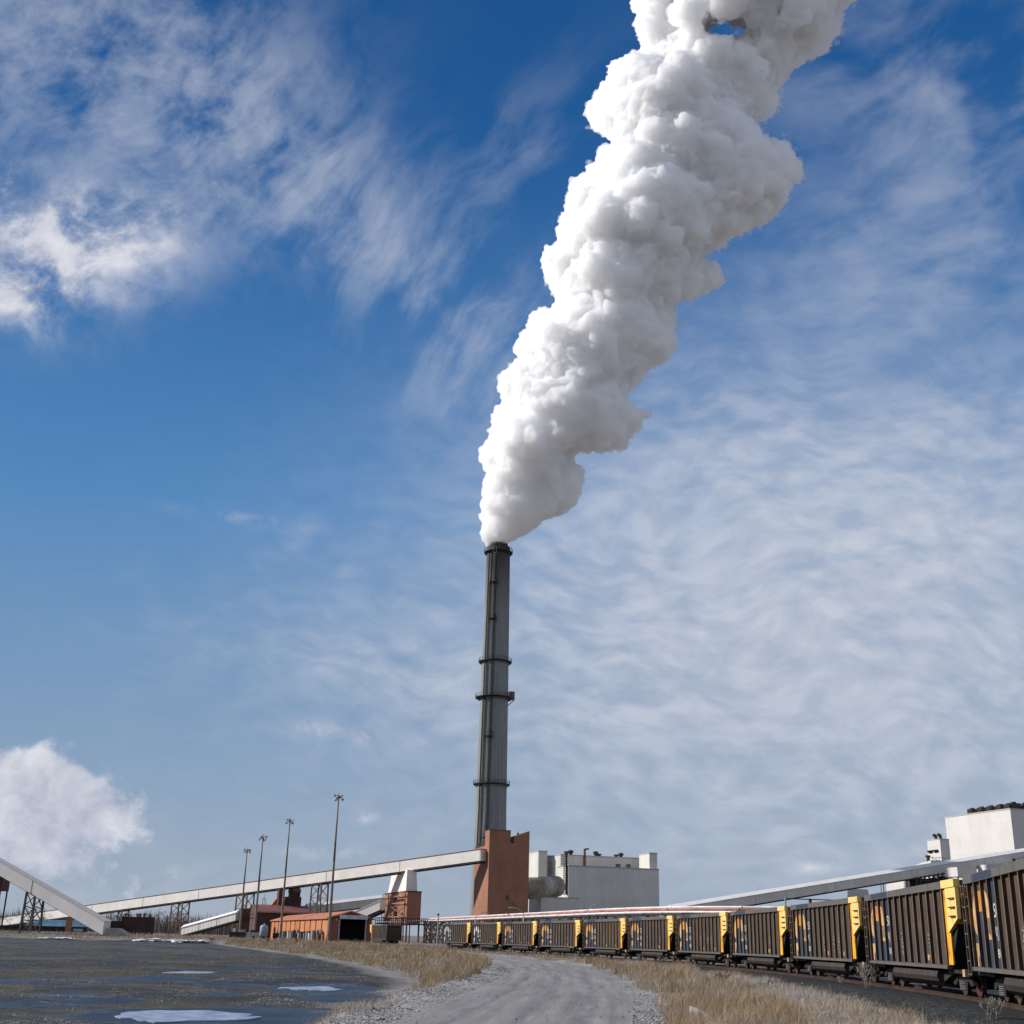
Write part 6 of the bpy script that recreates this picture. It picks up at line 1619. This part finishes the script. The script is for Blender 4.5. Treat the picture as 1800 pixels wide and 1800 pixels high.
def trees():
    G = 'bare trees beyond the plant'; pr = [bare(9+i, .58+.05*i, 20+i, 'bare_tree', 'x', 'bare tree', depth=5, twig=.024, group=G) for i in range(4)]
    rnd = random.Random(8); used = set(); n = 0
    spots = [(x, rnd.uniform(470, 560), 'bare tree at the far left, behind the steep gallery') for x in np.linspace(-30, 78, 13)]
    spots += [(x, rnd.uniform(560, 620), 'bare tree rising behind the crossing of the two galleries') for x in np.linspace(128, 160, 4)]
    spots += [(x, rnd.uniform(480, 580), 'bare tree in the row between brown box building and low grey gallery') for x in np.linspace(205, 325, 24)]
    spots += [(x, rnd.uniform(500, 600), 'bare tree behind the low grey gallery') for x in np.linspace(330, 418, 17)]
    for x, Y, lab in spots:
        p = at(x+rnd.uniform(-2, 2), 1640, Y); i = rnd.randrange(4); s = (rnd.uniform(.75, 1.15) if x < 120 or 330 > x > 200 else rnd.uniform(.62, .9))*Y/520*(1.25 if 100 < x < 170 else 1)
        if i in used: t = dup(pr[i], (p.x, p.y, -.2), rnd.uniform(0, 6.28), lab)
        else: t = pr[i]; used.add(i); t.location = (p.x, p.y, -.2); t['label'] = lab
        t.scale = (s*.9, s*.9, s)
    # far wood that reads as one mass
    P = []; m = 9000; x = RS.uniform(-330, -60, m); y = RS.uniform(560, 760, m); 
    z0 = np.zeros(m); h = RS.uniform(4, 10.5, m)*(1+.15*np.sin(x/9)); blades('far_wood', np.stack([x, y], 1), z0, h, np.full(m, .26), .12, [m_twig], mid=np.zeros(m, np.int32), kindlabel='distant leafless wood along the horizon at left')
    bpy.data.objects['far_wood']['category'] = 'wood'
    # shrubs near the train and on the bank
    def shrub(px, py, z, h, seed, lab, mt=None, name='dry_shrub'):
        P = onground(px, py, z); t = bare(h, .38, seed, name, lab, 'shrub', stems=7, depth=3, twig=.007 if P.y < 90 else .014, tr=.014 if P.y < 90 else .03); t.location = (P.x, P.y, z-.05)
        for k in kids(t): k.data.materials.clear(); k.data.materials.append(mt or m_shr)
    m_shr = surf('grey_twigs', (.25, .225, .20), .8, .2, 2)
    shrub(1523, 1742, .1, 1.9, 3, 'pale dry shrub in front of the third nearest wagon\'s truck')
    shrub(1478, 1733, .1, .8, 5, 'small pale shrub left of the tallest trackside shrub')
    shrub(1265, 1738, .0, 1.2, 9, 'dark thin-stemmed shrub between road bend and fifth wagon', m_twig)
    shrub(1165, 1697, .05, 1.2, 12, 'grey shrub below the sixth and seventh wagons')
    shrub(1744, 1802, .1, 1.1, 15, 'thin dry stalks at the lower right corner')
    shrub(372, 1657, -.3, 1.6, 18, 'dark little bush where the gravel bank begins', m_twig)
    shrub(520, 1659, .0, 1.2, 21, 'small bush in front of the cabinets by the orange shed', m_twig)
    shrub(625, 1662, 0, 1.8, 24, 'wide leafless bush in front of the shed doorway', m_twig)
    shrub(800, 1712, -.5, 1.0, 30, 'olive bush on the bank left of the road bend', surf('olive_twigs', (.13, .11, .035), .8, .2, 2))
    shrub(470, 1657, 0, 1.3, 33, 'small bush at the foot of the storage tank', m_twig)
trees()
def posts():
    m = surf('white_post', (.62, .62, .60), .6, .1, 2); rt = None
    xs = [13, 25, 37, 50, 62, 74, 82, 90, 99, 107, 117, 228, 240, 252, 262, 272, 281, 291]
    for i, x in enumerate(xs):
        P = onground(x, 1643.5 if x < 200 else 1645, .2)
        P.z = .15
        if rt is None:
            b = MB(); b.box(-.08, .08, -.08, .08, 0, .75); b.box(-.1, .1, -.1, .1, .752, .8); o = b.build('marker_post', m); rt = o
        else: o = rt.copy(); COL.objects.link(o)
        o.location = P; tag(o, 'short white marker post below the steep gallery, in the left run' if x < 200 else 'short white marker post in front of the brown box building', 'post', 'white marker posts along the far edge of the field')
posts()
